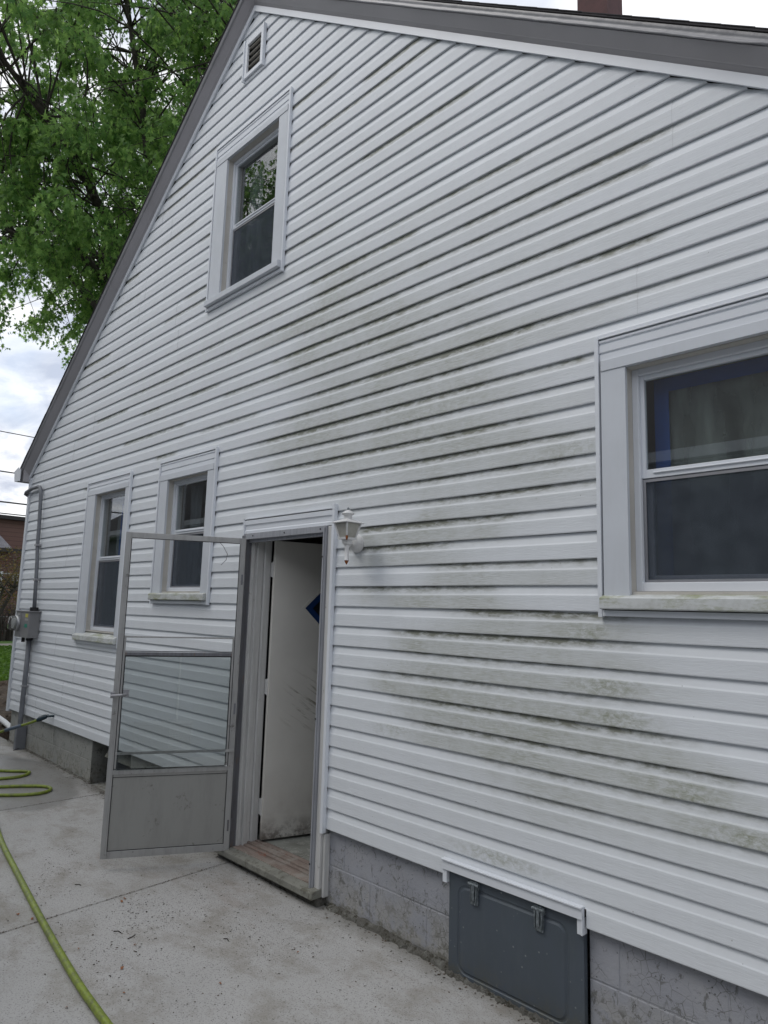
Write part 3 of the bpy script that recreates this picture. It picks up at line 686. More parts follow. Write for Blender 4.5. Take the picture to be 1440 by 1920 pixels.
def window(key, label, screen=True):
    w = WINS[key]; X0, X1, Z0, Z1 = w['o']; a, b, c, d = w['op']; rail = w['rail']; big = key == 'big'
    f = MB(); fw = .028 if big else .022
    frame_rect(f, a, b, c, d, .040, .115, fw, fw, fw+.008)
    win = part('window', f, 'white_vinyl', house, bevel=.002, label=label)
    # casing: flat aluminium wrap around the opening, with returns into it
    k = MB(); yf = -.020; cz = Z0+.075; hz = d+.052
    k.box(X0+.008, a, yf, .0, cz, d+.004); k.box(b, X1-.008, yf, .0, cz, d+.004)
    k.box(X0+.010, X1-.010, yf-.004, .0, d+.004, hz)
    part('casing', k, 'white_trim', win, bevel=.0015)
    k = MB(); k.box(a-.012, a, .0, .12, c-.01, d+.004); k.box(b, b+.012, .0, .12, c-.01, d+.004); k.box(a-.012, b+.012, .0, .12, d, d+.012)
    k.box(a-.012, b+.012, .0, .12, c-.014, c-.002)
    part('reveal', k, 'reveal_trim', win)
    # stepped head strip under the top channel
    k = MB(); n0 = hz+.003
    hh = Z1-n0
    if hh > .03:
        k.prism([(0, n0), (-.014, n0), (-.014, n0+hh*.28), (-.009, n0+hh*.30), (-.009, n0+hh*.34), (-.016, n0+hh*.38), (-.016, n0+hh*.72), (-.010, n0+hh*.75), (-.010, n0+hh*.80), (-.017, n0+hh*.84), (-.017, n0+hh-.006), (0, n0+hh-.006)], 0, X0+.002, X1-.002)
        part('head_strip', k, 'white_vinyl', win)
    # J channel
    k = MB(); jw = .018
    k.box(X0-jw, X0, -.024, 0.0, Z0-.008, Z1+.014); k.box(X1, X1+jw, -.024, .0, Z0-.008, Z1+.014)
    k.box(X0, X1, -.023, .0, Z1, Z1+.005); k.box(X0, X1, -.019, .0, Z1+.005, Z1+.020)
    k.box(X0, X1, -.021, .0, Z0-.004, Z0+.020)
    part('trim_channel', k, 'white_vinyl', win, bevel=.001)
    # sloping sill
    k = MB(); k.prism([(.04, c-.004), (.04, Z0+.024), (-.045, Z0+.024), (-.050, Z0+.028), (-.050, cz-.006), (-.046, cz-.001)], 0, X0+.002, X1-.002)
    part('sill', k, 'white_trim' if key == 'upper' else 'sill_trim', win, bevel=.002)
    # sashes
    xi0, xi1, zi0, zi1 = a+fw, b-fw, c+fw+.008, d-fw
    sw = .030 if big else .024
    k = MB(); frame_rect(k, xi0, xi1, rail-.016, zi1, .056, .080, sw*.6, sw*.7, .036)
    k.box(xi0+.05, xi1-.05, .049, .056, rail+.002, rail+.007)
    up = part('upper_sash', k, 'white_vinyl', win, bevel=.0015)
    pane('pane', xi0+sw*.6, xi1-sw*.6, rail+.020, zi1-sw*.7, .067, 'window_glass', up)
    k = MB(); frame_rect(k, xi0, xi1, zi0, rail+.012, .084, .108, sw, .03, sw)
    lo = part('lower_sash', k, 'white_vinyl', win, bevel=.0015)
    pane('pane', xi0+sw, xi1-sw, zi0+sw, rail-.018, .094, 'window_glass', lo)
    if screen:
        k = MB(); frame_rect(k, xi0+.002, xi1-.002, zi0, rail-.020, .060, .070, .012)
        sc = part('screen_frame', k, 'aluminium', win)
        pane('screen', xi0+.014, xi1-.014, zi0+.012, rail-.032, .064, 'screen_mesh', sc)
    return win
wl = window('left', 'window nearest the left corner, green moss patch on its sill')
ws = window('small', 'short window left of the doorway with stained sill')
wu = window('upper', 'upper window under the gable, its glass full of reflected tree')
wb = window('big', 'wide window at right, taped plastic sheet behind its glass')
# things hung behind the glass
part('curtain', cloth(-6.80, -6.42, 1.0, 2.25, .20, .015, 14, seed=1), 'curtain_cloth', wl)
mb = MB(); mb.box(-6.60, -6.565, .150, .152, 1.45, 2.2); part('blue_tape', mb, 'blue_tape', wl)
part('curtain', cloth(-4.70, -4.50, 3.72, 4.85, .20, .012, 12, seed=2), 'curtain_cloth', wu)
part('curtain', cloth(-5.34, -5.17, 1.36, 2.24, .20, .012, 12, seed=3), 'curtain_cloth', ws)
part('plastic_sheet', cloth(-1.24, .12, 1.36, 2.27, .165, .006, 30, 110, 20, seed=4), 'plastic_sheet', wb, smooth=True)
mb = MB(); mb.box(-1.268, -1.205, .150, .152, 1.37, 2.26); mb.box(-1.205, .10, .150, .152, 2.20, 2.26)
part('blue_tape', mb, 'blue_tape', wb)

# gable vent
mb = MB(); x0, x1, z0, z1 = VENT
frame_rect(mb, x0, x1, z0, z1, -.020, .0, .035); mb.box(x1-.002, x1+.012, -.03, 0, z0-.02, z1+.02); mb.box(x0-.012, x0+.002, -.03, 0, z0-.02, z1+.02)
vent = part('gable_vent', mb, 'white_vinyl', house, bevel=.002)
for i in range(5):
    zc = z0+.05+i*(z1-z0-.09)/4.4
    mb = MB(); mb.prism([(-.008, zc), (-.005, zc-.003), (.020, zc+.010), (.018, zc+.014)], 0, x0+.033, x1-.033); part('slat', mb, 'reveal_trim', vent)
mb = MB(); mb.box(x0+.03, x1-.03, .048, .05, z0+.03, z1-.03); part('backing', mb, 'black_plastic', vent)

# ------------------------------------------------------------------ the side doorway
mb = MB()   # header: stepped vinyl strip over the doorway, with channel
mb.box(-4.16, -3.172, -.026, .0, 1.842, 1.850)
mb.prism([(0, 1.742), (-.020, 1.742), (-.020, 1.762), (-.014, 1.768), (-.014, 1.80), (-.022, 1.806), (-.022, 1.836), (0, 1.838)], 0, -4.148, -3.192)
part('door_header', mb, 'white_vinyl', house, bevel=.001)
for bb in ((-3.192, -3.170, -.028, .0, -.022, 1.87), (-4.162, -4.146, -.026, 0, -.022, 1.85)):
    mb = MB(); mb.box(*bb); part('door_trim_channel', mb, 'white_vinyl', house, bevel=.0015)
mb = MB(); mb.box(-3.238, -3.193, -.018, .06, -.372, 1.74); mb.box(-3.193, -3.172, .0, .06, -.372, -.03)
part('door_casing', mb, 'old_paint', house, bevel=.006, label='white painted casing right of the doorway')
# aluminium storm frame
mb = MB()
mb.box(-4.150, -4.110, -.036, -.004, -.35, 1.73); mb.box(-4.112, -4.098, -.030, .03, -.35, 1.73)
part('hinge_channel', mb, 'channel_metal', house, bevel=.002); mb = MB()
mb.box(-3.262, -3.238, -.034, .0, -.345, 1.73); mb.box(-3.254, -3.244, -.042, -.034, -.345, 1.73); mb.box(-3.285, -3.262, -.012, .010, -.345, 1.73)
mb.box(-4.112, -3.240, -.034, .0, 1.70, 1.742); mb.box(-4.10, -3.27, -.01, .012, 1.68, 1.70)
part('storm_frame', mb, 'frame_metal', house, bevel=.002)
for q in ((-4.02, 0, 1.722), (-3.66, 0, 1.722), (-3.29, 0, 1.722), (-3.25, -.009, 1.55), (-3.25, -.009, .6), (-3.25, -.009, -.2)):
    mb = MB(); mb.lathe([(0, -.0372), (.005, -.0368), (.006, -.034)], 8, q, 'y'); part('frame_screw', mb, 'black_plastic', house)
# wooden jambs with a rabbet (stop) ; left jamb carries the hinges
mb = MB()
mb.box(-4.115, -4.085, .012, .150, -.33, 1.715); mb.box(-4.085, -4.062, .045, .095, -.33, 1.712); mb.box(-4.085, -4.043, .098, .148, -.33, 1.712); mb.box(-4.085, -4.078, .02, .035, -.33, 1.712)
mb.box(-4.115, -3.215, .012, .150, 1.715, 1.742); mb.box(-4.062, -3.26, .045, .095, 1.695, 1.715)
mb.box(-3.245, -3.215, .012, .150, -.33, 1.715); mb.box(-3.262, -3.245, .045, .095, -.33, 1.712)
part('door_jamb', mb, 'old_paint', house, bevel=.003)
# threshold and step
mb = MB()
mb.prism([(-.072, -.372), (-.072, -.337), (-.066, -.332), (.0, -.322), (.0, -.372)], 0, -4.235, -3.188)
part('step_edge', mb, 'sill_concrete', house, bevel=.004, label='worn grey edge of the doorstep')
mb = MB()
for y0, y1, z_ in ((-.012, .052, -.318), (.0535, .080, -.310), (.0815, .128, -.300), (.1295, .168, -.297)):
    mb.box(-4.09, -3.245, y0, y1, -.37, z_)
part('threshold', mb, 'threshold_wood', house, bevel=.002, label='weathered reddish wooden threshold')
mb = MB(); mb.box(-4.55, -2.5, .17, 1.9, -.36, -.296); part('floor', mb, 'floor_tile', house)
mb = MB(); r_ = random.Random(2)
mb.box(-4.235, -3.19, -.03, .06, -.47, -.373)
part('step_base', mb, 'rough_mortar', house)

# inner door: opened inward, hinged at the left jamb
dirv = Vector((.29, .957, 0)).normalized(); nrm = Vector((dirv.y, -dirv.x, 0))   # nrm faces the camera side
P0 = Vector((-3.975, .132, 0))
def door_mat(): return Matrix(((dirv.x, nrm.x, 0, P0.x), (dirv.y, nrm.y, 0, P0.y), (0, 0, 1, 0), (0, 0, 0, 1)))
DM = door_mat()
mb = MB()   # s along the leaf, n out of the leaf toward camera; leaf with a diamond light
W_, hz0, hz1 = .80, -.28, 1.70; cs, czv, rd = .40, 1.24, .165
ring = [(cs-rd, czv), (cs, czv+rd), (cs+rd, czv), (cs, czv-rd)]
for n_ in (0, -.04):
    o = len(mb.v)
    mb.v += [(0, n_, hz0), (0, n_, czv), (0, n_, hz1), (cs, n_, hz1), (W_, n_, hz1), (W_, n_, czv), (W_, n_, hz0), (cs, n_, hz0)]
    mb.v += [(p[0], n_, p[1]) for p in ring]
    fs = [(0, 7, 11, 8, 1), (1, 8, 9, 3, 2), (3, 9, 10, 5, 4), (5, 10, 11, 7, 6)]
    mb.f += [tuple(o+i for i in (f if n_ == 0 else reversed(f))) for f in fs]
per = [0, 1, 2, 3, 4, 5, 6, 7]
for i in range(8): a, b = per[i], per[(i+1) % 8]; mb.f.append((a, b, b+12, a+12))
for i in range(4): a, b = 8+i, 8+(i+1) % 4; mb.f.append((b, a, a+12, b+12))
mb.xf(DM); idoor = part('inner_door', mb, 'inner_door_paint', house, label='scuffed cream inner door standing open')
def diamond(rin, rout, n0, n1):
    mb = MB(); 
    def rg(r, n): return [(cs-r, n, czv), (cs, n, czv+r), (cs+r, n, czv), (cs, n, czv-r)]
    vs = rg(rout, n0)+rg(rout, n1)+rg(rin, n1)+rg(rin, n0)
    fs = []
    for i in range(4):
        j = (i+1) % 4
        for q in range(4): fs.append((q*4+i, q*4+j, ((q+1) % 4)*4+j, ((q+1) % 4)*4+i))
    return mb.add(vs, fs).xf(DM)
lite = part('door_light', diamond(.165, .188, -.002, .006), 'inner_door_paint', idoor)
part('light_frame', diamond(.105, .165, -.02, -.004), 'blue_paint', lite)
mb = MB(); mb.v = [(cs-.105, -.018, czv), (cs, -.018, czv+.105), (cs+.105, -.018, czv), (cs, -.018, czv-.105)]; mb.f = [(0, 1, 2, 3)]
part('light_pane', mb.xf(DM), 'black_plastic', lite)
# hinges
for z in (1.50, .70, -.08):
    mb = MB()
    for q in range(5): mb.tube([(-4.004, .138, z-.05+q*.0205), (-4.004, .138, z-.05+q*.0205+.0175)], .0072, 9)
    mb.tube([(-4.004, .138, z-.056), (-4.004, .138, z+.056)], .005, 9)
    mb.box(-4.036, -4.010, .1405, .1435, z-.05, z+.05); mb.box(-3.999, -3.975, .1405, .1435, z-.05, z+.05)
    part('hinge', mb, 'old_paint', idoor)

# storm door leaf ---------------------------------------------------
A_ = Vector((-4.092, -.040, 0)); B_ = Vector((-4.45, -.735, 0)); sv_ = (B_-A_).normalized(); nv_ = Vector((-sv_.y, sv_.x, 0))
if nv_.x < 0: nv_ = -nv_
SM = Matrix(((sv_.x, nv_.x, 0, A_.x), (sv_.y, nv_.y, 0, A_.y), (0, 0, 1, 0), (0, 0, 0, 1)))
def sbox(mb, s0, s1, n0, n1, z0, z1): mb.box(s0, s1, n0, n1, z0, z1)
SW = .782; Zb, Zt = -.335, 1.705
mb = MB()
sbox(mb, 0, .036, -.012, .012, Zb, Zt); sbox(mb, SW-.036, SW, -.012, .012, Zb, Zt)
sbox(mb, .036, SW-.036, -.0115, .0115, Zt-.036, Zt); sbox(mb, .036, SW-.036, -.0115, .0115, Zb, Zb+.042)
sbox(mb, .036, SW-.036, -.011, .011, .165, .192)
sbox(mb, SW-.036, SW-.026, .012, .016, Zb, Zt); sbox(mb, 0, .008, .012, .015, Zb, Zt)
storm = part('storm_door', mb.xf(SM), 'storm_aluminium', house, bevel=.0025, label='dull aluminium storm door standing open against nothing')
storm['label'] = 'dull grey aluminium storm door standing wide open'
# track: narrow insert frame
mb = MB()
sbox(mb, .040, .052, -.008, .010, .20, 1.03); sbox(mb, SW-.052, SW-.040, -.008, .010, .20, 1.03); sbox(mb, .052, SW-.052, -.006, .006, 1.018, 1.028)
part('insert_frame', mb.xf(SM), 'storm_aluminium', storm, bevel=.001)
mb = MB(); sbox(mb, .052, SW-.052, -.004, .010, .905, .925); sbox(mb, .052, SW-.052, -.004, .006, .928, .934); part('insert_bar', mb.xf(SM), 'channel_metal', storm, bevel=.001)
mb = MB(); sbox(mb, .010, SW-.040, .004, .016, .286, .302); sbox(mb, .0, .06, .010, .024, .284, .296); part('insert_bar', mb.xf(SM), 'storm_aluminium', storm, bevel=.001)
mb = MB(); sbox(mb, .036, SW-.036, .003, .0075, Zb+.0425, Zb+.046); sbox(mb, .036, SW-.036, .003, .0075, .147, .150); sbox(mb, .0362, .0392, .003, .0075, Zb+.046, .147); sbox(mb, SW-.0392, SW-.0362, .003, .0075, Zb+.046, .147); part('gasket', mb.xf(SM), 'black_plastic', storm)
mb = MB(); mb.box(.052, SW-.052, -.0015, .0015, .192, .905)
tl = Matrix.Translation((0, 0, .55)) @ Matrix.Rotation(R(3.6), 4, 'X') @ Matrix.Translation((0, 0, -.55))
part('glass_pane', mb.xf(SM @ tl), 'storm_glass', storm)
mb = MB(); sbox(mb, .052, SW-.052, .002, .009, .897, .9045); sbox(mb, .052, .058, .002, .009, .20, .897); sbox(mb, SW-.058, SW-.052, .002, .009, .20, .897); sbox(mb, .058, SW-.058, .002, .009, .193, .199); part('gasket', mb.xf(SM), 'black_plastic', storm)
mb = MB(); sbox(mb, .0365, .040, .0, .0095, Zb+.045, Zt-.04); sbox(mb, SW-.040, SW-.0365, .0, .0095, Zb+.045, Zt-.04); sbox(mb, .040, SW-.040, .0, .0095, Zt-.0395, Zt-.0365); part('gasket', mb.xf(SM), 'black_plastic', storm)
mb = MB(); sbox(mb, .036, SW-.036, -.003, .003, Zb+.042, .165); sbox(mb, .036, SW-.036, .003, .006, .150, .165); sbox(mb, .036, SW-.036, .003, .0055, Zb+.042, Zb+.052)
part('kick_panel', mb.xf(SM), 'kick_panel', storm)
mb = MB(); hz_ = .66
mb.tube([(SW-.075, .012, hz_), (SW-.07, .05, hz_), (SW-.055, .058, hz_), (SW-.01, .052, hz_-.004), (SW+.012, .045, hz_-.006)], [.008, .009, .009, .008, .007], 10)
mb.box(SW-.095, SW-.06, .012, .020, hz_-.018, hz_+.030); mb.box(SW-.012, SW+.014, -.01, .03, hz_-.022, hz_+.016)
part('handle', mb.xf(SM), 'aluminium', storm, bevel=.002)
mb = MB(); mb.tube([(.18, .005, 1.672), (.15, .012, 1.64), (.122, .02, 1.59), (.128, .022, 1.55), (.16, .02, 1.515)], .0018, 6); part('loose_wire', mb.xf(SM), 'wire_black', storm)
for z in (1.42, .56, -.18):
    mb = MB(); mb.tube([(-.006, .0, z-.04), (-.006, .0, z+.04)], .006, 8); mb.box(-.004, .02, .012, .0135, z-.035, z+.035); part('storm_hinge', mb.xf(SM), 'channel_metal', storm)

# ------------------------------------------------------------------ basement openings
def rrect(x0, x1, z0, z1, r, y, n=6):
    pts = []
    for cx, cz_, a0 in ((x1-r, z1-r, 0), (x0+r, z1-r, 90), (x0+r, z0+r, 180), (x1-r, z0+r, 270)):
        for i in range(n+1):
            a = R(a0+90*i/n); pts.append((cx+r*math.cos(a), y, cz_+r*math.sin(a)))
    return pts
mb = MB(); bx0, bx1, bz0, bz1 = -2.256, -1.552, -.455, .032
loops = [rrect(bx0, bx1, bz0, bz1, .004, .03), rrect(bx0, bx1, bz0, bz1, .004, .004), rrect(bx0+.05, bx1-.07, bz0+.05, bz1-.05, .05, .004), rrect(bx0+.054, bx1-.074, bz0+.054, bz1-.054, .048, .007),
         rrect(bx0+.060, bx1-.080, bz0+.060, bz1-.060, .044, .007), rrect(bx0+.068, bx1-.088, bz0+.068, bz1-.068, .04, .002), rrect(bx0+.30, bx1-.30, bz0+.2, bz1-.2, .02, -.003)]
n = len(loops[0])
for lp in loops: mb.v += lp
for i in range(len(loops)-1):
    for j in range(n): mb.f.append((i*n+j, (i+1)*n+j, (i+1)*n+(j+1) % n, i*n+(j+1) % n))
mb.f.append(tuple((len(loops)-1)*n+j for j in range(n-1, -1, -1)))
bp = part('basement_hatch', mb, 'basement_panel', house, label='dark blue grey metal hatch in the block foundation')
for x in (-2.10, -1.755):
    mb = MB(); mb.box(x-.020, x+.020, -.010, .005, -.082, .02); mb.box(x-.026, x+.026, -.012, .004, -.012, .016); mb.box(x-.008, x+.008, -.020, -.010, -.060, .010)
    mb.tube([(x-.030, -.014, .006), (x+.030, -.014, .006)], .007, 8); mb.tube([(x+.017, -.013, .0), (x+.015, -.015, -.078)], .0045, 6); mb.tube([(x-.017, -.013, .0), (x-.016, -.014, -.07)], .004, 6)
    part('clip', mb, 'flaky_metal', bp, bevel=.003)
mb = MB(); mb.box(-2.285, -1.545, -.022, .0, .030, .072); mb.box(-2.285, -1.545, -.030, -.0, .072, .079)
mb.box(-2.285, -2.260, -.014, .02, -.030, .031); mb.box(-1.572, -1.545, -.014, .02, -.030, .031); mb.box(-1.553, -1.545, -.019, -.014, -.030, .05)
part('hatch_hood', mb, 'white_vinyl', house, bevel=.0015)
# left basement opening with a tilted hood and dark glass
mb = MB(); mb.box(-6.545, -5.75, .195, .21, -.42, .02); mb.box(-6.53, -5.76, .16, .195, -.05, .02)
lb = part('basement_window', mb, 'black_plastic', house, label='dark basement opening half hidden behind the storm door')
mb = MB(); frame_rect(mb, -6.40, -5.80, -.38, -.02, .13, .16, .03); part('frame', mb, 'sill_concrete', lb)
mb = MB(); mb.prism([(.05, -.12), (.10, -.03), (.115, -.03), (.065, -.125)], 0, -6.30, -5.78); part('hood', mb, 'sill_concrete', lb)
mb = MB(); mb.box(-6.545, -5.75, .0, .20, -.47, -.405); part('ledge', mb, 'basement_panel', lb, bevel=.01)
mb = MB(); mb.box(-6.56, -6.545, .035, .2, -.41, .01); part('side', mb, 'painted_block', lb)

# chimney
mb = MB(); mb.box(-3.28, -2.95, 3.1, 3.43, 4.8, 7.9); mb.box(-3.31, -2.92, 3.07, 3.46, 7.9, 8.0); part('chimney', mb, 'chimney_brown', house)

# ------------------------------------------------------------------ wall lantern
LX, LY = -2.905, -.150
lan = empty('wall_lantern', (-2.985, -.01, 1.62)); tag(lan, 'small white coach lantern with rusty tip beside the doorway', 'wall lamp')
mb = MB(); mb.lathe([(0, -.052), (.018, -.050), (.034, -.042), (.046, -.028), (.052, -.012), (.054, .004)], 24, (-2.985, 0, 1.62), 'y'); part('wall_plate', mb, 'lantern_white', lan, smooth=True)
mb = MB(); mb.tube([(-2.985, -.045, 1.615), (-2.97, -.09, 1.590), (-2.93, -.135, 1.592), (LX, LY, 1.605)], [.011, .010, .010, .012], 10)
part('arm', mb, 'lantern_white', lan, smooth=True)
def sq(r, z): return [(LX-r, LY-r, z), (LX+r, LY-r, z), (LX+r, LY+r, z), (LX-r, LY+r, z)]
def loft(mb, secs, cap=True):
    o = len(mb.v)
    for s_ in secs: mb.v += s_
    for i in range(len(secs)-1):
        for j in range(4): mb.f.append((o+i*4+j, o+i*4+(j+1) % 4, o+(i+1)*4+(j+1) % 4, o+(i+1)*4+j))
    if cap: mb.f.append((o+3, o+2, o+1, o)); e_ = o+4*(len(secs)-1); mb.f.append((e_, e_+1, e_+2, e_+3))
mb = MB(); loft(mb, [sq(.064, 1.716), sq(.066, 1.719), sq(.050, 1.729), sq(.030, 1.737), sq(.024, 1.740)])
part('lantern_roof', mb, 'lantern_white', lan)
mb = MB(); mb.lathe([(.026, 1.738), (.024, 1.745), (.022, 1.760), (.030, 1.766), (.037, 1.770), (.034, 1.775), (.020, 1.787), (.008, 1.792), (.004, 1.794)], 18, (LX, LY, 0))
part('lantern_cap', mb, 'lantern_white', lan, smooth=True)
mb = MB(); mb.lathe([(.003, 1.792), (.007, 1.797), (.007, 1.802), (.002, 1.809), (0, 1.812)], 10, (LX, LY, 0)); part('finial', mb, 'flaky_metal', lan)
for i, (sx_, sy_) in enumerate(((-1, -1), (1, -1), (1, 1), (-1, 1))):
    mb = MB(); mb.tube([(LX+sx_*.052, LY+sy_*.052, 1.716), (LX+sx_*.031, LY+sy_*.031, 1.632)], .0055, 6); part('corner_bar', mb, 'lantern_white', lan)
mb = MB(); loft(mb, [sq(.030, 1.634), sq(.050, 1.715)], False); part('glass_pane', mb, 'lamp_panes', lan)
mb = MB(); loft(mb, [sq(.037, 1.624), sq(.039, 1.636)]); mb.lathe([(.0, 1.594), (.012, 1.594), (.026, 1.602), (.028, 1.612), (.030, 1.624)], 16, (LX, LY, 0)); part('cup', mb, 'lantern_white', lan)
mb = MB(); mb.lathe([(.013, 1.596), (.0125, 1.56), (.012, 1.515), (.014, 1.513), (.014, 1.509)], 14, (LX, LY, 0)); part('stem', mb, 'lantern_white', lan, smooth=True)
mb = MB(); mb.lathe([(.0395, 0), (.030, .0)], 4, (0, 0, 0)) if False else None
mb.tube([(LX+.0345, LY-.0345, 1.619), (LX+.0345, LY-.0345, 1.634), (LX+.036, LY-.036, 1.645)], [.004, .0075, .006], 8); part('rust_spot', mb, 'rust', lan)
mb = MB(); mb.lathe([(.013, 1.510), (.011, 1.503), (.006, 1.493), (.001, 1.486)], 10, (LX, LY, 0))
part('rusty_tip', mb, 'rust', lan)

# ------------------------------------------------------------------ electric meter and conduit
met = empty('electric_meter', (-8.30, -.05, .80)); tag(met, 'grey electric meter box with round glass meter and bent conduit at the left corner', 'electric meter')
mb = MB(); mb.box(-8.56, -8.12, -.115, -.005, .835, 1.115); mb.box(-8.58, -8.10, -.125, 0.0, 1.113, 1.125); mb.box(-8.385, -8.378, -.118, -.115, .84, 1.11)
part('meter_box', mb, 'meter_grey', met, bevel=.004)
mb = MB(); mb.lathe([(.085, -.115), (.088, -.140), (.082, -.145), (.078, -.150)], 24, (-8.475, 0, .985), 'y'); part('meter_rim', mb, 'meter_rim', met, smooth=True)
mb = MB(); mb.lathe([(.078, -.148), (.076, -.190), (.066, -.208), (.0, -.214)], 24, (-8.475, 0, .985), 'y'); part('meter_dome', mb, 'clear_glass', met, smooth=True)
mb = MB(); mb.lathe([(.0, -.170), (.060, -.168), (.064, -.148)], 20, (-8.475, 0, .985), 'y'); part('meter_face', mb, 'sticker_grey', met)
for nm, mt_, b in (('yellow_label', 'sticker_yellow', (-8.245, -8.165, 1.055, 1.095)), ('grey_label', 'sticker_grey', (-8.255, -8.155, 1.02, 1.042)), ('green_label', 'sticker_green', (-8.25, -8.17, .945, .985)), ('grey_label', 'sticker_grey', (-8.50, -8.43, 1.075, 1.098))):
    mb = MB(); mb.box(b[0], b[1], -.1165, -.115, b[2], b[3]); part(nm, mb, mt_, met)
for P1, P2, r1 in (((-8.235, -.035, 1.125), (-8.235, -.035, 1.165), .045), ((-8.30, -.035, .80), (-8.30, -.035, .835), .035), ((-8.49, -.04, .775), (-8.49, -.04, .835), .018)):
    mb = MB(); mb.tube([P1, P2], r1, 14); part('hub_fitting', mb, 'black_plastic', met)
mb = MB(); mb.tube([(-8.96, .10, 2.50), (-8.975, .0, 2.50), (-8.955, -.03, 2.51), (-8.90, -.040, 2.525), (-8.70, -.040, 2.55), (-8.50, -.040, 2.55), (-8.44, -.040, 2.54), (-8.395, -.040, 2.50), (-8.375, -.040, 2.43), (-8.35, -.035, 2.1), (-8.34, -.035, 1.85), (-8.30, -.035, 1.70), (-8.27, -.035, 1.45), (-8.24, -.035, 1.16)], .020, 10)
part('service_conduit', mb, 'conduit_grey', met, smooth=True)
mb = MB(); mb.tube([(-8.30, -.035, .80), (-8.31, -.035, .4), (-8.325, -.035, -.10), (-8.33, -.035, -.16)], .026, 12); part('lower_conduit', mb, 'conduit_grey', met, smooth=True)
mb = MB(); mb.box(-8.365, -8.295, -.07, .03, gz(-8.3)-.01, -.12); mb.box(-8.345, -8.315, -.074, -.07, -.28, -.23); part('conduit_foot', mb, 'conduit_grey', met, bevel=.004)
for bb in ((-8.375, -8.305, -.058, 0, 1.85, 1.874), (-8.305, -8.235, -.058, 0, 1.46, 1.484), (-8.345, -8.285, -.064, -.002, .30, .318)):
    mb = MB(); mb.box(*bb); part('strap', mb, 'aluminium', met, bevel=.003)
mb = MB(); mb.tube([(-8.36, -.04, .22), (-8.40, -.03, .14), (-8.42, -.02, .0), (-8.425, .0, -.1), (-8.42, .03, -.3), (-8.40, .03, -.345), (-8.30, -.03, -.352), (-8.25, -.10, -.355)], .004, 6); part('ground_wire', mb, 'wire_black', met)

# ------------------------------------------------------------------ hoses
def catmull(P, n=8):
    P = [Vector(p) for p in P]; Q = [P[0]*2-P[1]]+P+[P[-1]*2-P[-2]]; out_ = []
    for i in range(1, len(Q)-2):
        for j in range(n):
            t_ = j/n; a, b, c, d = Q[i-1], Q[i], Q[i+1], Q[i+2]
            out_.append(.5*((2*b)+(c-a)*t_+(2*a-5*b+4*c-d)*t_*t_+(3*b-a-3*c+d)*t_**3))
    out_.append(P[-1]); return out_
def onground(pts, r): return [(x, y, gz(x)+r) for x, y in pts]
HR = .0135
hose = empty('garden_hose', (-7.5, -.1, gz(-7.5))); tag(hose, 'lime green garden hose run from wall tap, coiled on the wet concrete', 'garden hose')
pts = [(-7.56, -.115, .050), (-7.62, -.16, .02), (-7.75, -.24, -.03), (-7.95, -.34, -.10), (-8.25, -.45, -.20), (-8.6, -.55, -.30)]
g0 = onground([(-8.95, -.66), (-9.2, -.85), (-9.1, -1.1), (-8.6, -1.15), (-8.0, -.95), (-7.6, -.66), (-7.32, -.42), (-7.22, -.30), (-7.14, -.29), (-7.06, -.37), (-7.05, -.5), (-7.15, -.75), (-7.4, -1.0), (-7.6, -1.1), (-7.5, -1.2), (-7.15, -1.1), (-6.88, -.80), (-6.70, -.50), (-6.58, -.35), (-6.46, -.33), (-6.38, -.42), (-6.40, -.56), (-6.55, -.78), (-6.8, -1.05), (-7.3, -1.3), (-7.6, -1.3)], HR)
mb = MB(); mb.tube(catmull(pts+g0, 7), HR, 10); part('hose_tube', mb, 'hose_green', hose, smooth=True)
mb = MB(); c_ = catmull(pts, 7); mb.tube(c_[12:20], HR+.004, 10); part('hose_grip', mb, 'hose_grip', hose, smooth=True)
mb = MB(); mb.tube([(-7.565, -.12, .045), (-7.545, -.10, .062), (-7.53, -.07, .078), (-7.515, -.05, .085)], [.017, .026, .026, .020], 14); mb.tube([(-7.515, -.05, .085), (-7.48, -.02, .09), (-7.46, .0, .09)], .012, 10)
mb.tube([(-7.50, -.045, .105), (-7.46, -.05, .085)], .006, 8)
part('tap_connector', mb, 'hose_fitting', hose)
hose2 = empty('garden_hose', (-3.6, -1.27, gz(-3.6))); tag(hose2, 'thicker lime green hose lying straight across the concrete in the lower left', 'garden hose')
mb = MB(); mb.tube(catmull(onground([(-6.6, -.80), (-5.9, -.93), (-5.31, -1.045), (-4.66, -1.14), (-3.88, -1.248), (-3.27, -1.322), (-2.895, -1.352), (-2.2, -1.40), (-1.4, -1.55), (-.6, -1.9), (.2, -2.0)], .0165), 7), .0165, 12); part('hose_tube', mb, 'hose_green', hose2, smooth=True)

# downspout extension lying at the far corner
mb = MB(); mb.tube([(-9.55, .27, -.345), (-10.0, .31, -.325), (-11.4, .46, -.33)], .034, 14, False); mb.tube([(-9.55, .27, -.345), (-9.62, .277, -.343)], .040, 14, False)
tag(part('drain_pipe', mb, 'white_pvc', None, smooth=True), 'white plastic drain pipe lying on the soil past the corner', 'pipe')

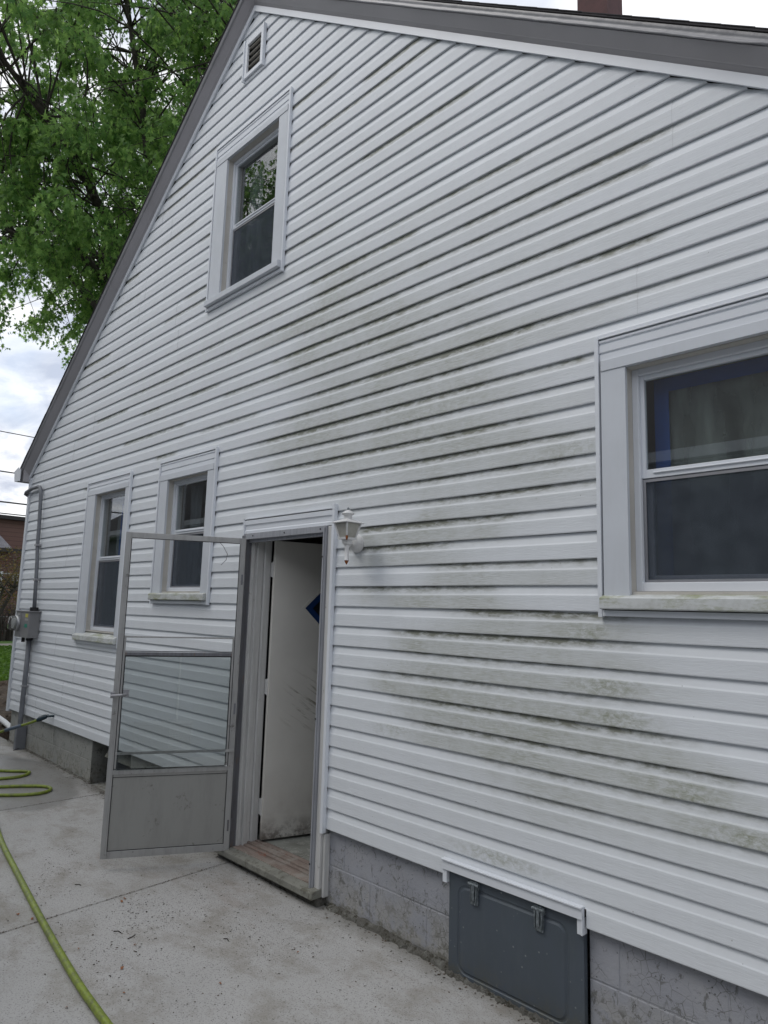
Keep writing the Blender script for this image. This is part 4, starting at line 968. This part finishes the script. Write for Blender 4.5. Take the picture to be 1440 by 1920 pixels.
# ------------------------------------------------------------------ litter on the concrete
def litter():
    mb = MB(); col = []; r_ = random.Random(21)
    def flake(x, y, s, asp, z=None):
        a = r_.uniform(0, math.pi); n = r_.choice((4, 5, 6)); c_ = Vector((x, y, (gz(x) if z is None else z)+.0015))
        o = len(mb.v); h = r_.uniform(.2, 1)*min(s*.35, .006)
        cc_ = r_.uniform(0, 1)
        for i in range(n):
            t_ = 2*math.pi*i/n; u = math.cos(t_)*s*r_.uniform(.7, 1.2); v_ = math.sin(t_)*s*asp*r_.uniform(.7, 1.2)
            mb.v.append((c_.x+u*math.cos(a)-v_*math.sin(a), c_.y+u*math.sin(a)+v_*math.cos(a), c_.z+r_.uniform(0, h))); col.append(cc_)
        mb.v.append((c_.x, c_.y, c_.z+h)); col.append(cc_)
        for i in range(n): mb.f.append((o+i, o+(i+1) % n, o+n))
    for _ in range(1700):
        x = r_.uniform(-8.9, -.9); y = -abs(r_.gauss(0, .9))-.02
        if y < -2.4: continue
        flake(x, y, r_.choice((.002, .003, .003, .004, .006)), r_.uniform(.15, .7))
    for cx, cy, n_, sp_ in ((-3.75, -.75, 90, .13), (-3.55, -.95, 110, .2), (-4.6, -.9, 60, .12), (-4.9, -.75, 40, .06), (-4.35, -1.1, 50, .12), (-3.3, -.5, 120, .25), (-2.9, -.4, 80, .25), (-3.4, -1.15, 90, .25), (-2.6, -1.1, 40, .3), (-3.9, -.3, 80, .2), (-7.4, -.1, 60, .25), (-6.7, -.2, 60, .25)):
        for _ in range(int(n_*1.8)): flake(cx+r_.gauss(0, sp_), min(.0, cy+r_.gauss(0, sp_*.6)), r_.choice((.0015, .002, .003, .004, .006)), r_.uniform(.2, .8))
    for _ in range(900): flake(r_.uniform(-8.7, -.6), .02-abs(r_.gauss(0, .05)), r_.choice((.003, .004, .006, .008)), r_.uniform(.3, .9))
    for _ in range(120): flake(r_.gauss(-6.05, .35), .02-abs(r_.gauss(0, .05)), r_.choice((.005, .008, .012)), r_.uniform(.3, .7))
    # crumbs in the joints
    for (xa, xb) in ((-6.115, -6.06), (-4.085, -3.80)):
        for _ in range(260):
            y = -r_.uniform(0, 1.9)**1; flake(xa+(xb-xa)*(-y)/3.2+r_.gauss(0, .003), y, r_.choice((.003, .004, .006)), .6)
    # twigs
    for x, y, l, a in ((-3.62, -1.0, .05, .5), (-3.50, -.98, .06, 2.0), (-4.32, -.93, .045, .9), (-2.62, -1.05, .04, .3), (-2.60, -1.12, .035, 1.2), (-3.2, -.62, .04, .2)):
        a += r_.uniform(-.2, .2); o = len(mb.v)
        P_ = [Vector((x+math.cos(a)*l*t_, y+math.sin(a)*l*t_+.01*math.sin(t_*5), gz(x)+.004)) for t_ in (0, .3, .6, 1)]
        mb.tube(P_, .0022, 5); col.extend([.9]*(len(mb.v)-o))
    mb.a['leafcol'] = ('FLOAT', col); return mb
tag(part('leaf_litter', litter(), 'litter'), 'dark crumbs, seeds and twigs scattered over the concrete', kind='stuff')
mb = MB(); r_ = random.Random(5)
for x, y in ((-3.93, -.82), (-3.96, -.79), (-4.02, -1.26), (-3.55, -1.2), (-3.25, -1.12), (-3.05, -1.20), (-2.85, -.85), (-3.42, -.98), (-4.12, -1.30), (-2.85, -.42), (-3.1, -1.42)):
    a = r_.uniform(0, 3); s_ = r_.uniform(.008, .015); z = gz(x)+.002
    pts = []
    for i in range(7):
        t_ = i/7*2*math.pi; rr_ = s_*(1 if i % 2 else .55); pts.append((x+math.cos(t_+a)*rr_, y+math.sin(t_+a)*rr_*.7, z+r_.uniform(.0, .008)))
    mb.add(pts+[(x, y, z+.006)], [(i, (i+1) % 7, 7) for i in range(7)])
tag(part('dry_leaves', mb, 'dry_leaf_brown'), 'small curled orange brown leaves dropped on the concrete', kind='stuff')

# ------------------------------------------------------------------ trees
LEAF = np.array([(0, 0), (.12, .12), (.44, .04), (.20, .28), (.56, .56), (.17, .48), (.20, .74), (.07, .64), (0, 1.1), (-.07, .64), (-.20, .74), (-.17, .48), (-.56, .56), (-.20, .28), (-.44, .04), (-.12, .12)])
def leaves_mesh(name, C, size, mat, parent, seed, droop=.7, simple_leaf=False):
    """C: Nx3 leaf positions -> one mesh of lobed leaves"""
    r_ = np.random.default_rng(seed); Nn = len(C)
    prof = LEAF if not simple_leaf else np.array([(0, 0), (.28, .4), (0, 1.0), (-.28, .4)])
    m_ = len(prof)
    az = r_.uniform(0, 2*np.pi, Nn); tip = np.stack([np.cos(az)*(1-droop), np.sin(az)*(1-droop), -droop*np.ones(Nn)], 1)+r_.normal(0, .35, (Nn, 3))
    tip /= np.linalg.norm(tip, axis=1)[:, None]
    q = r_.normal(0, 1, (Nn, 3)); q[:, 2] *= .4; side = np.cross(tip, q); side /= np.linalg.norm(side, axis=1)[:, None]
    nor = np.cross(side, tip)
    s_ = size*r_.uniform(.5, 1.25, Nn)
    V = C[:, None, :]+s_[:, None, None]*(prof[None, :, 0:1]*side[:, None, :]+prof[None, :, 1:2]*tip[:, None, :]+(-.25*np.abs(prof[None, :, 0:1]))*nor[:, None, :])
    mid = C+s_[:, None]*(.35*tip)
    V = np.concatenate([V, mid[:, None, :]], 1).reshape(-1, 3)
    idx = np.arange(m_); tri = np.stack([idx, (idx+1) % m_, np.full(m_, m_)], 1)
    F = (tri[None]+(np.arange(Nn)*(m_+1))[:, None, None]).reshape(-1, 3)
    me = bpy.data.meshes.new(name); cen = (V.min(0)+V.max(0))/2; V = V-cen
    me.vertices.add(len(V)); me.vertices.foreach_set('co', V.astype(np.float32).ravel())
    me.loops.add(len(F)*3); me.loops.foreach_set('vertex_index', F.astype(np.int32).ravel())
    me.polygons.add(len(F)); me.polygons.foreach_set('loop_start', np.arange(0, len(F)*3, 3, dtype=np.int32))
    try: me.polygons.foreach_set('loop_total', np.full(len(F), 3, dtype=np.int32))
    except Exception: pass
    me.update(); me.materials.append(M[mat])
    c_ = np.clip(r_.normal(.45, .28, Nn), 0, 1); at = me.attributes.new('leafcol', 'FLOAT', 'POINT'); at.data.foreach_set('value', np.repeat(c_, m_+1).astype(np.float32))
    o = link(bpy.data.objects.new(name, me)); WL[o.name] = Vector(cen)
    if parent is not None: o.parent = parent; o.location = Vector(cen)-WL[parent.name]
    else: o.location = Vector(cen)
    return o
def maple(loc, cz_, rx, rz, nclump, per, size, seed, h0):
    r_ = np.random.default_rng(seed); root = empty('maple_tree', loc); L0 = np.array(loc, float); Cc = L0+np.array([0, 0, cz_])
    # clump centres: shell-biased points in a lumpy ellipsoid
    d = r_.normal(0, 1, (nclump*3, 3)); d /= np.linalg.norm(d, axis=1)[:, None]
    lump = 1+.2*np.sin(d[:, 0]*5+1)*np.cos(d[:, 1]*4)+.16*np.sin(d[:, 2]*6+d[:, 0]*3)
    rad = r_.uniform(.2, 1, nclump*3)**.5*lump
    Pc = Cc+d*rad[:, None]*np.array([rx, rx, rz]); Pc = Pc[Pc[:, 2] > loc[2]+h0][:nclump]
    # limbs
    limbs = []; mb = MB(); trunk_top = L0+np.array([.2, .1, cz_*.62])
    mb.tube(catmull([L0, L0+np.array([.05, 0, cz_*.25]), trunk_top], 5), [.42-.018*i for i in range(11)], 12); nl = 13
    br = MB()
    for i in range(nl):
        a = i*2.399+r_.uniform(-.3, .3); el = r_.uniform(.05, 1.1); ln = r_.uniform(.7, .95)
        st_ = L0+np.array([.1, .05, cz_*r_.uniform(.52, .80)])
        en = Cc+np.array([math.cos(a)*math.cos(el)*rx, math.sin(a)*math.cos(el)*rx, (math.sin(el)*1.1-.12)*rz])*ln
        mid = (st_+en)/2+np.array([0, 0, .6])+r_.normal(0, .3, 3)
        pts_ = catmull([st_, mid, en], 8); limbs.append(np.array([tuple(p) for p in pts_]))
        br.tube(pts_, [.12*(1-.85*j/(len(pts_)-1))+.010 for j in range(len(pts_))], 8)
    # sub-branches from the nearest limb point to each clump
    LP = np.concatenate(limbs); LPok = np.concatenate([np.arange(len(l)) < len(l)*.93 for l in limbs]) & np.concatenate([np.arange(len(l)) > 2 for l in limbs])
    allC = []
    for i, c in enumerate(Pc):
        dd = np.linalg.norm(LP-c, axis=1); cd_ = np.flatnonzero((dd < dd.min()+1.5) & LPok); j = int(r_.choice(cd_)) if len(cd_) else int(np.argmin(dd)); s_ = LP[j]
        mid = (s_+c)/2+r_.normal(0, .28, 3)+np.array([0, 0, .25])
        br.tube(catmull([tuple(s_), tuple(mid), tuple(c)], 4), [.022, .019, .017, .015, .013, .011, .009, .007, .005], 5, False)
        # hanging twigs
        k = int(r_.integers(4, 7)); per_k = max(4, per//k)
        for _ in range(k):
            dr = r_.normal(0, 1, 3); dr[2] = -abs(dr[2])*.9-.35; dr /= np.linalg.norm(dr); L_ = r_.uniform(.35, .85)
            tt = r_.uniform(.08, 1, per_k)**.8; P_ = c+dr*L_*tt[:, None]+np.array([0, 0, -.18])*(tt**2)[:, None]+r_.normal(0, .055, (per_k, 3)); allC.append(P_)
            br.tube([tuple(c), tuple(c+dr*L_*.5+np.array([0, 0, -.045])), tuple(c+dr*L_+np.array([0, 0, -.18]))], [.006, .004, .002], 3, False)
    part('trunk', mb, 'bark', root, smooth=True); part('limbs', br, 'bark', root, smooth=True)
    leaves_mesh('crown', np.concatenate(allC), size, 'maple_leaves', root, seed+1)
    return root
TX, TY = -14.2, 4.2
t1 = maple((TX, TY, -.45), 11.6, 6.6, 5.0, 1150, 125, .12, 3, 8.1)
tag(t1, 'big green maple rising behind the left roof slope', 'tree')
def copy_tree(o, loc, rz, scale=1):
    c = o.copy(); link(c); c.location = loc; c.rotation_euler = (0, 0, rz); c.scale = (scale,)*3
    for ch in list(o.children):
        d = ch.copy(); link(d); d.parent = c
    return c
t2 = copy_tree(t1, (-16.3, -12.2, -.45), 2.2, 1.02); tag(t2, 'maple across the drive, showing as dark foliage mirrored in the gable window', 'tree')

# ------------------------------------------------------------------ background: brick house, small tree, wires
bh = empty('brick_house', (-35, 8, -.45)); tag(bh, 'brown brick house with grey hip roof beyond the lawn', 'house')
mb = MB(); mb.box(-38, -33, -2, 16, -.5, 3.45); part('wall', mb, 'brick', bh)
mb = MB()
for z in (2.35, 1.75, .5, -.1): mb.box(-33.0, -32.985, -2, 16, z, z+.05)
part('band', mb, 'sticker_grey', bh)
mb = MB(); mb.add([(-32.6, -2.6, 3.42), (-32.6, 6.75, 3.42), (-34.35, 6.15, 4.62), (-34.35, -1, 4.62), (-34.4, -2.6, 3.42), (-34.4, 6.95, 3.42)], [(0, 1, 2, 3), (1, 5, 2), (0, 3, 4)]); part('roof', mb, 'grey_shingles', bh)
mb = MB(); mb.box(-32.62, -32.45, -2.7, 16, 3.28, 3.44); part('gutter', mb, 'dark_gutter', bh)
mb = MB(); mb.box(-38, -34.4, -4, 18, 3.4, 4.86); part('gable_wall', mb, 'brown_siding', bh)
mb = MB(); mb.prism([(-34.1, 4.86), (-34.1, 5.03), (-36, 5.2), (-38.5, 5.03), (-38.5, 4.86)], 1, -5, 19); part('upper_roof', mb, 'shingles_dark', bh)
mb = MB(); frame_rect(mb, 0, 1.0, .35, 2.1, 0, .05, .07); mb.box(.07, .93, .0, .04, 1.15, 1.22)
wm = Matrix(((0, -1, 0, -32.94), (1, 0, 0, 5.55), (0, 0, 1, .35), (0, 0, 0, 1)))
wf = part('window', mb.xf(wm), 'white_vinyl', bh); mb = MB(); mb.box(.07, .93, .02, .03, .42, 2.03); part('pane', mb.xf(wm), 'window_glass', wf)
mb = MB(); mb.box(-33.0, -32.9, 6.95, 7.15, 2.05, 2.3); part('wall_box', mb, 'sticker_grey', bh)

def small_tree(loc, seed):
    r_ = np.random.default_rng(seed); root = empty('small_tree', loc); L0 = np.array(loc, float); mb = MB()
    allC = []
    for i in range(6):
        a = i*1.05+r_.uniform(-.3, .3); en = L0+np.array([math.cos(a)*.75, math.sin(a)*.75, r_.uniform(1.7, 2.5)]); mid = L0+np.array([math.cos(a)*.25, math.sin(a)*.25, .9])
        mb.tube(catmull([tuple(L0+np.array([math.cos(a)*.12, math.sin(a)*.12, 0])), tuple(mid), tuple(en)], 5), [.12-.009*j for j in range(11)], 7)
        for _ in range(16):
            c = en+r_.normal(0, .5, 3)+np.array([0, 0, .3]); allC.append(c+r_.normal(0, .16, (34, 3)))
            mb.tube([tuple(en), tuple(c)], [.02, .006], 4, False)
    part('trunk', mb, 'bark', root); leaves_mesh('crown', np.concatenate(allC), .09, 'shrub_leaves', root, seed, .4, True)
    return root
tag(small_tree((-27.0, 4.55, -.45), 4), 'dark many-stemmed small tree with yellowing leaves in front of the brick house', 'tree')
# shrub behind it, low by the brick wall
sh = empty('hedge', (-31.9, 7.4, -.45)); tag(sh, 'low bare twiggy hedge against the brick wall', 'hedge')
mb = MB(); r_ = random.Random(8)
for i in range(260):
    y = r_.uniform(5.6, 9.4); x = -32+r_.uniform(-.3, .3); mb.tube([(x, y, -.45), (x+r_.uniform(-.2, .2), y+r_.uniform(-.2, .2), .3), (x+r_.uniform(-.3, .3), y+r_.uniform(-.4, .4), r_.uniform(.7, 1.3))], [.02, .014, .006], 4, False)
part('twigs', mb, 'bark', sh)
for k, (el, lab, rad) in enumerate(((.2155, 'highest thin cable crossing the sky left of the house', .018), (.1625, 'second cable from the top, level with the gutter end', .026), (.1225, 'thick cable third from the top, between gutter and brick roof', .032), (.1070, 'lowest cable, just above the brick house roof', .022))):
    X = -29.5+k*.0; pts = []
    for i in range(25):
        y = -35+i*3.4; z = 1.24+el*30.4+((y-6)/41)**2*1.2-.02+(y-6)*.004*(1 if k != 0 else -1); pts.append((X+.3*k, y, z))
    mb = MB(); mb.tube(pts, rad, 6, False); o = part('power_line', mb, 'wire_black', None); tag(o, lab, 'cable', 'overhead cables left of the house')

# grass blades (lawn that shows past the corner)
def grass():
    r_ = np.random.default_rng(2); n_ = 26000; mb = MB()
    x = r_.uniform(-28.0, -15.6, n_); y = r_.uniform(1.0, 9.5, n_); C = np.stack([x, y, np.full(n_, -.442)], 1)
    o = leaves_mesh('grass', C, .11, 'grass_blades', None, 6, -.9, True); tag(o, 'green grass blades of the lawn beyond the soil', kind='stuff')
grass()
# clods on the soil bed
mb = MB(); r_ = random.Random(31)
for _ in range(700):
    x = r_.uniform(-15.6, -9.7); y = r_.uniform(-1.5, 4.5); s_ = r_.uniform(.015, .06); o = len(mb.v)
    for i in range(6):
        d_ = [(1, 0, 0), (-1, 0, 0), (0, 1, 0), (0, -1, 0), (0, 0, .8), (0, 0, -.5)][i]; mb.v.append((x+d_[0]*s_*r_.uniform(.6, 1.3), y+d_[1]*s_*r_.uniform(.6, 1.3), -.385+d_[2]*s_*r_.uniform(.6, 1.2)))
    for f in ((0, 2, 4), (2, 1, 4), (1, 3, 4), (3, 0, 4), (2, 0, 5), (1, 2, 5), (3, 1, 5), (0, 3, 5)): mb.f.append(tuple(o+i for i in f))
tag(part('soil_clods', mb, 'soil'), 'loose clods and stones on the bare soil', kind='stuff')

# ------------------------------------------------------------------ neighbour's house across the drive (mirrored in the panes)
nb = empty('neighbour_house', (-2, -8, -.45)); tag(nb, 'grey blue sided house across the drive, mirrored in the wide window', 'house')
mb = MB(); lap_wall(mb, 1, -4.62, -19, 16, -.1, 2.85, .18, 1); part('siding', mb, 'neighbour_siding', nb)  # lengthened both ways so the panes mirror dark roof and wall, not sky
mb = MB(); mb.box(-19, 16, -11, -4.66, -.6, -.1); mb.box(-18.95, 15.95, -11, -4.70, -.1, 2.9); part('wall', mb, 'neighbour_siding', nb)
mb = MB(); mb.add([(-19.3, -4.25, 2.90), (16.3, -4.25, 2.90), (16.3, -8, 5.1), (-19.3, -8, 5.1), (-19.3, -11.75, 2.9), (16.3, -11.75, 2.9),
                   (-19.3, -4.25, 3.0), (16.3, -4.25, 3.0), (16.3, -8, 5.2), (-19.3, -8, 5.2), (-19.3, -11.75, 3.0), (16.3, -11.75, 3.0)],
                  [(6, 7, 8, 9), (9, 8, 11, 10), (0, 3, 2, 1), (3, 4, 5, 2), (0, 1, 7, 6), (4, 10, 11, 5), (0, 6, 9, 3), (3, 9, 10, 4), (1, 2, 8, 7), (2, 5, 11, 8)]); part('roof', mb, 'shingles_dark', nb)
mb = MB(); mb.box(-19.3, 16.3, -4.25, -4.14, 2.86, 2.97); mb.box(-19.3, 16.3, -4.62, -4.26, 2.845, 2.86); part('gutter', mb, 'white_trim', nb)
mb = MB(); mb.tube([(4.35, -4.52, 2.85), (4.35, -4.575, 2.6), (4.35, -4.575, .02), (4.35, -4.57, -.02), (4.35, -4.55, -.12), (4.20, -4.40, -.36), (4.0, -4.25, -.46)], [.022, .022, .022, .05, .055, .055, .055], 8); part('downspout', mb, 'white_pvc', nb)
AX0, AX1, AY0, AY1 = 2.62, 3.50, -4.50, -3.85
g_ = gz(3.0)
ac = empty('air_conditioner', (3.06, -4.17, g_)); tag(ac, 'grey air conditioning unit mirrored in the storm door glass', 'air conditioner')
mb = MB(); mb.box(AX0+.02, AX1-.02, AY0+.02, AY1-.02, g_+.02, g_+.68); part('coil', mb, 'conduit_grey', ac)
mb = MB()
for i in range(17): z = g_+.05+i*.038; mb.box(AX0, AX1, AY0, AY1, z, z+.012)
for i in range(15): x = AX0+i*(AX1-AX0)/15; mb.box(x, x+.010, AY0-.002, AY1+.002, g_+.02, g_+.68)
part('grille', mb, 'sticker_grey', ac)
mb = MB(); mb.box(AX0-.01, AX1+.01, AY0-.01, AY1+.01, g_+.68, g_+.74); part('casing', mb, 'sticker_grey', ac, bevel=.02)
mb = MB(); mb.box(AX0-.05, AX1+.05, AY0-.05, AY1+.05, g_-.02, g_+.02); part('base_slab', mb, 'sill_concrete', ac)
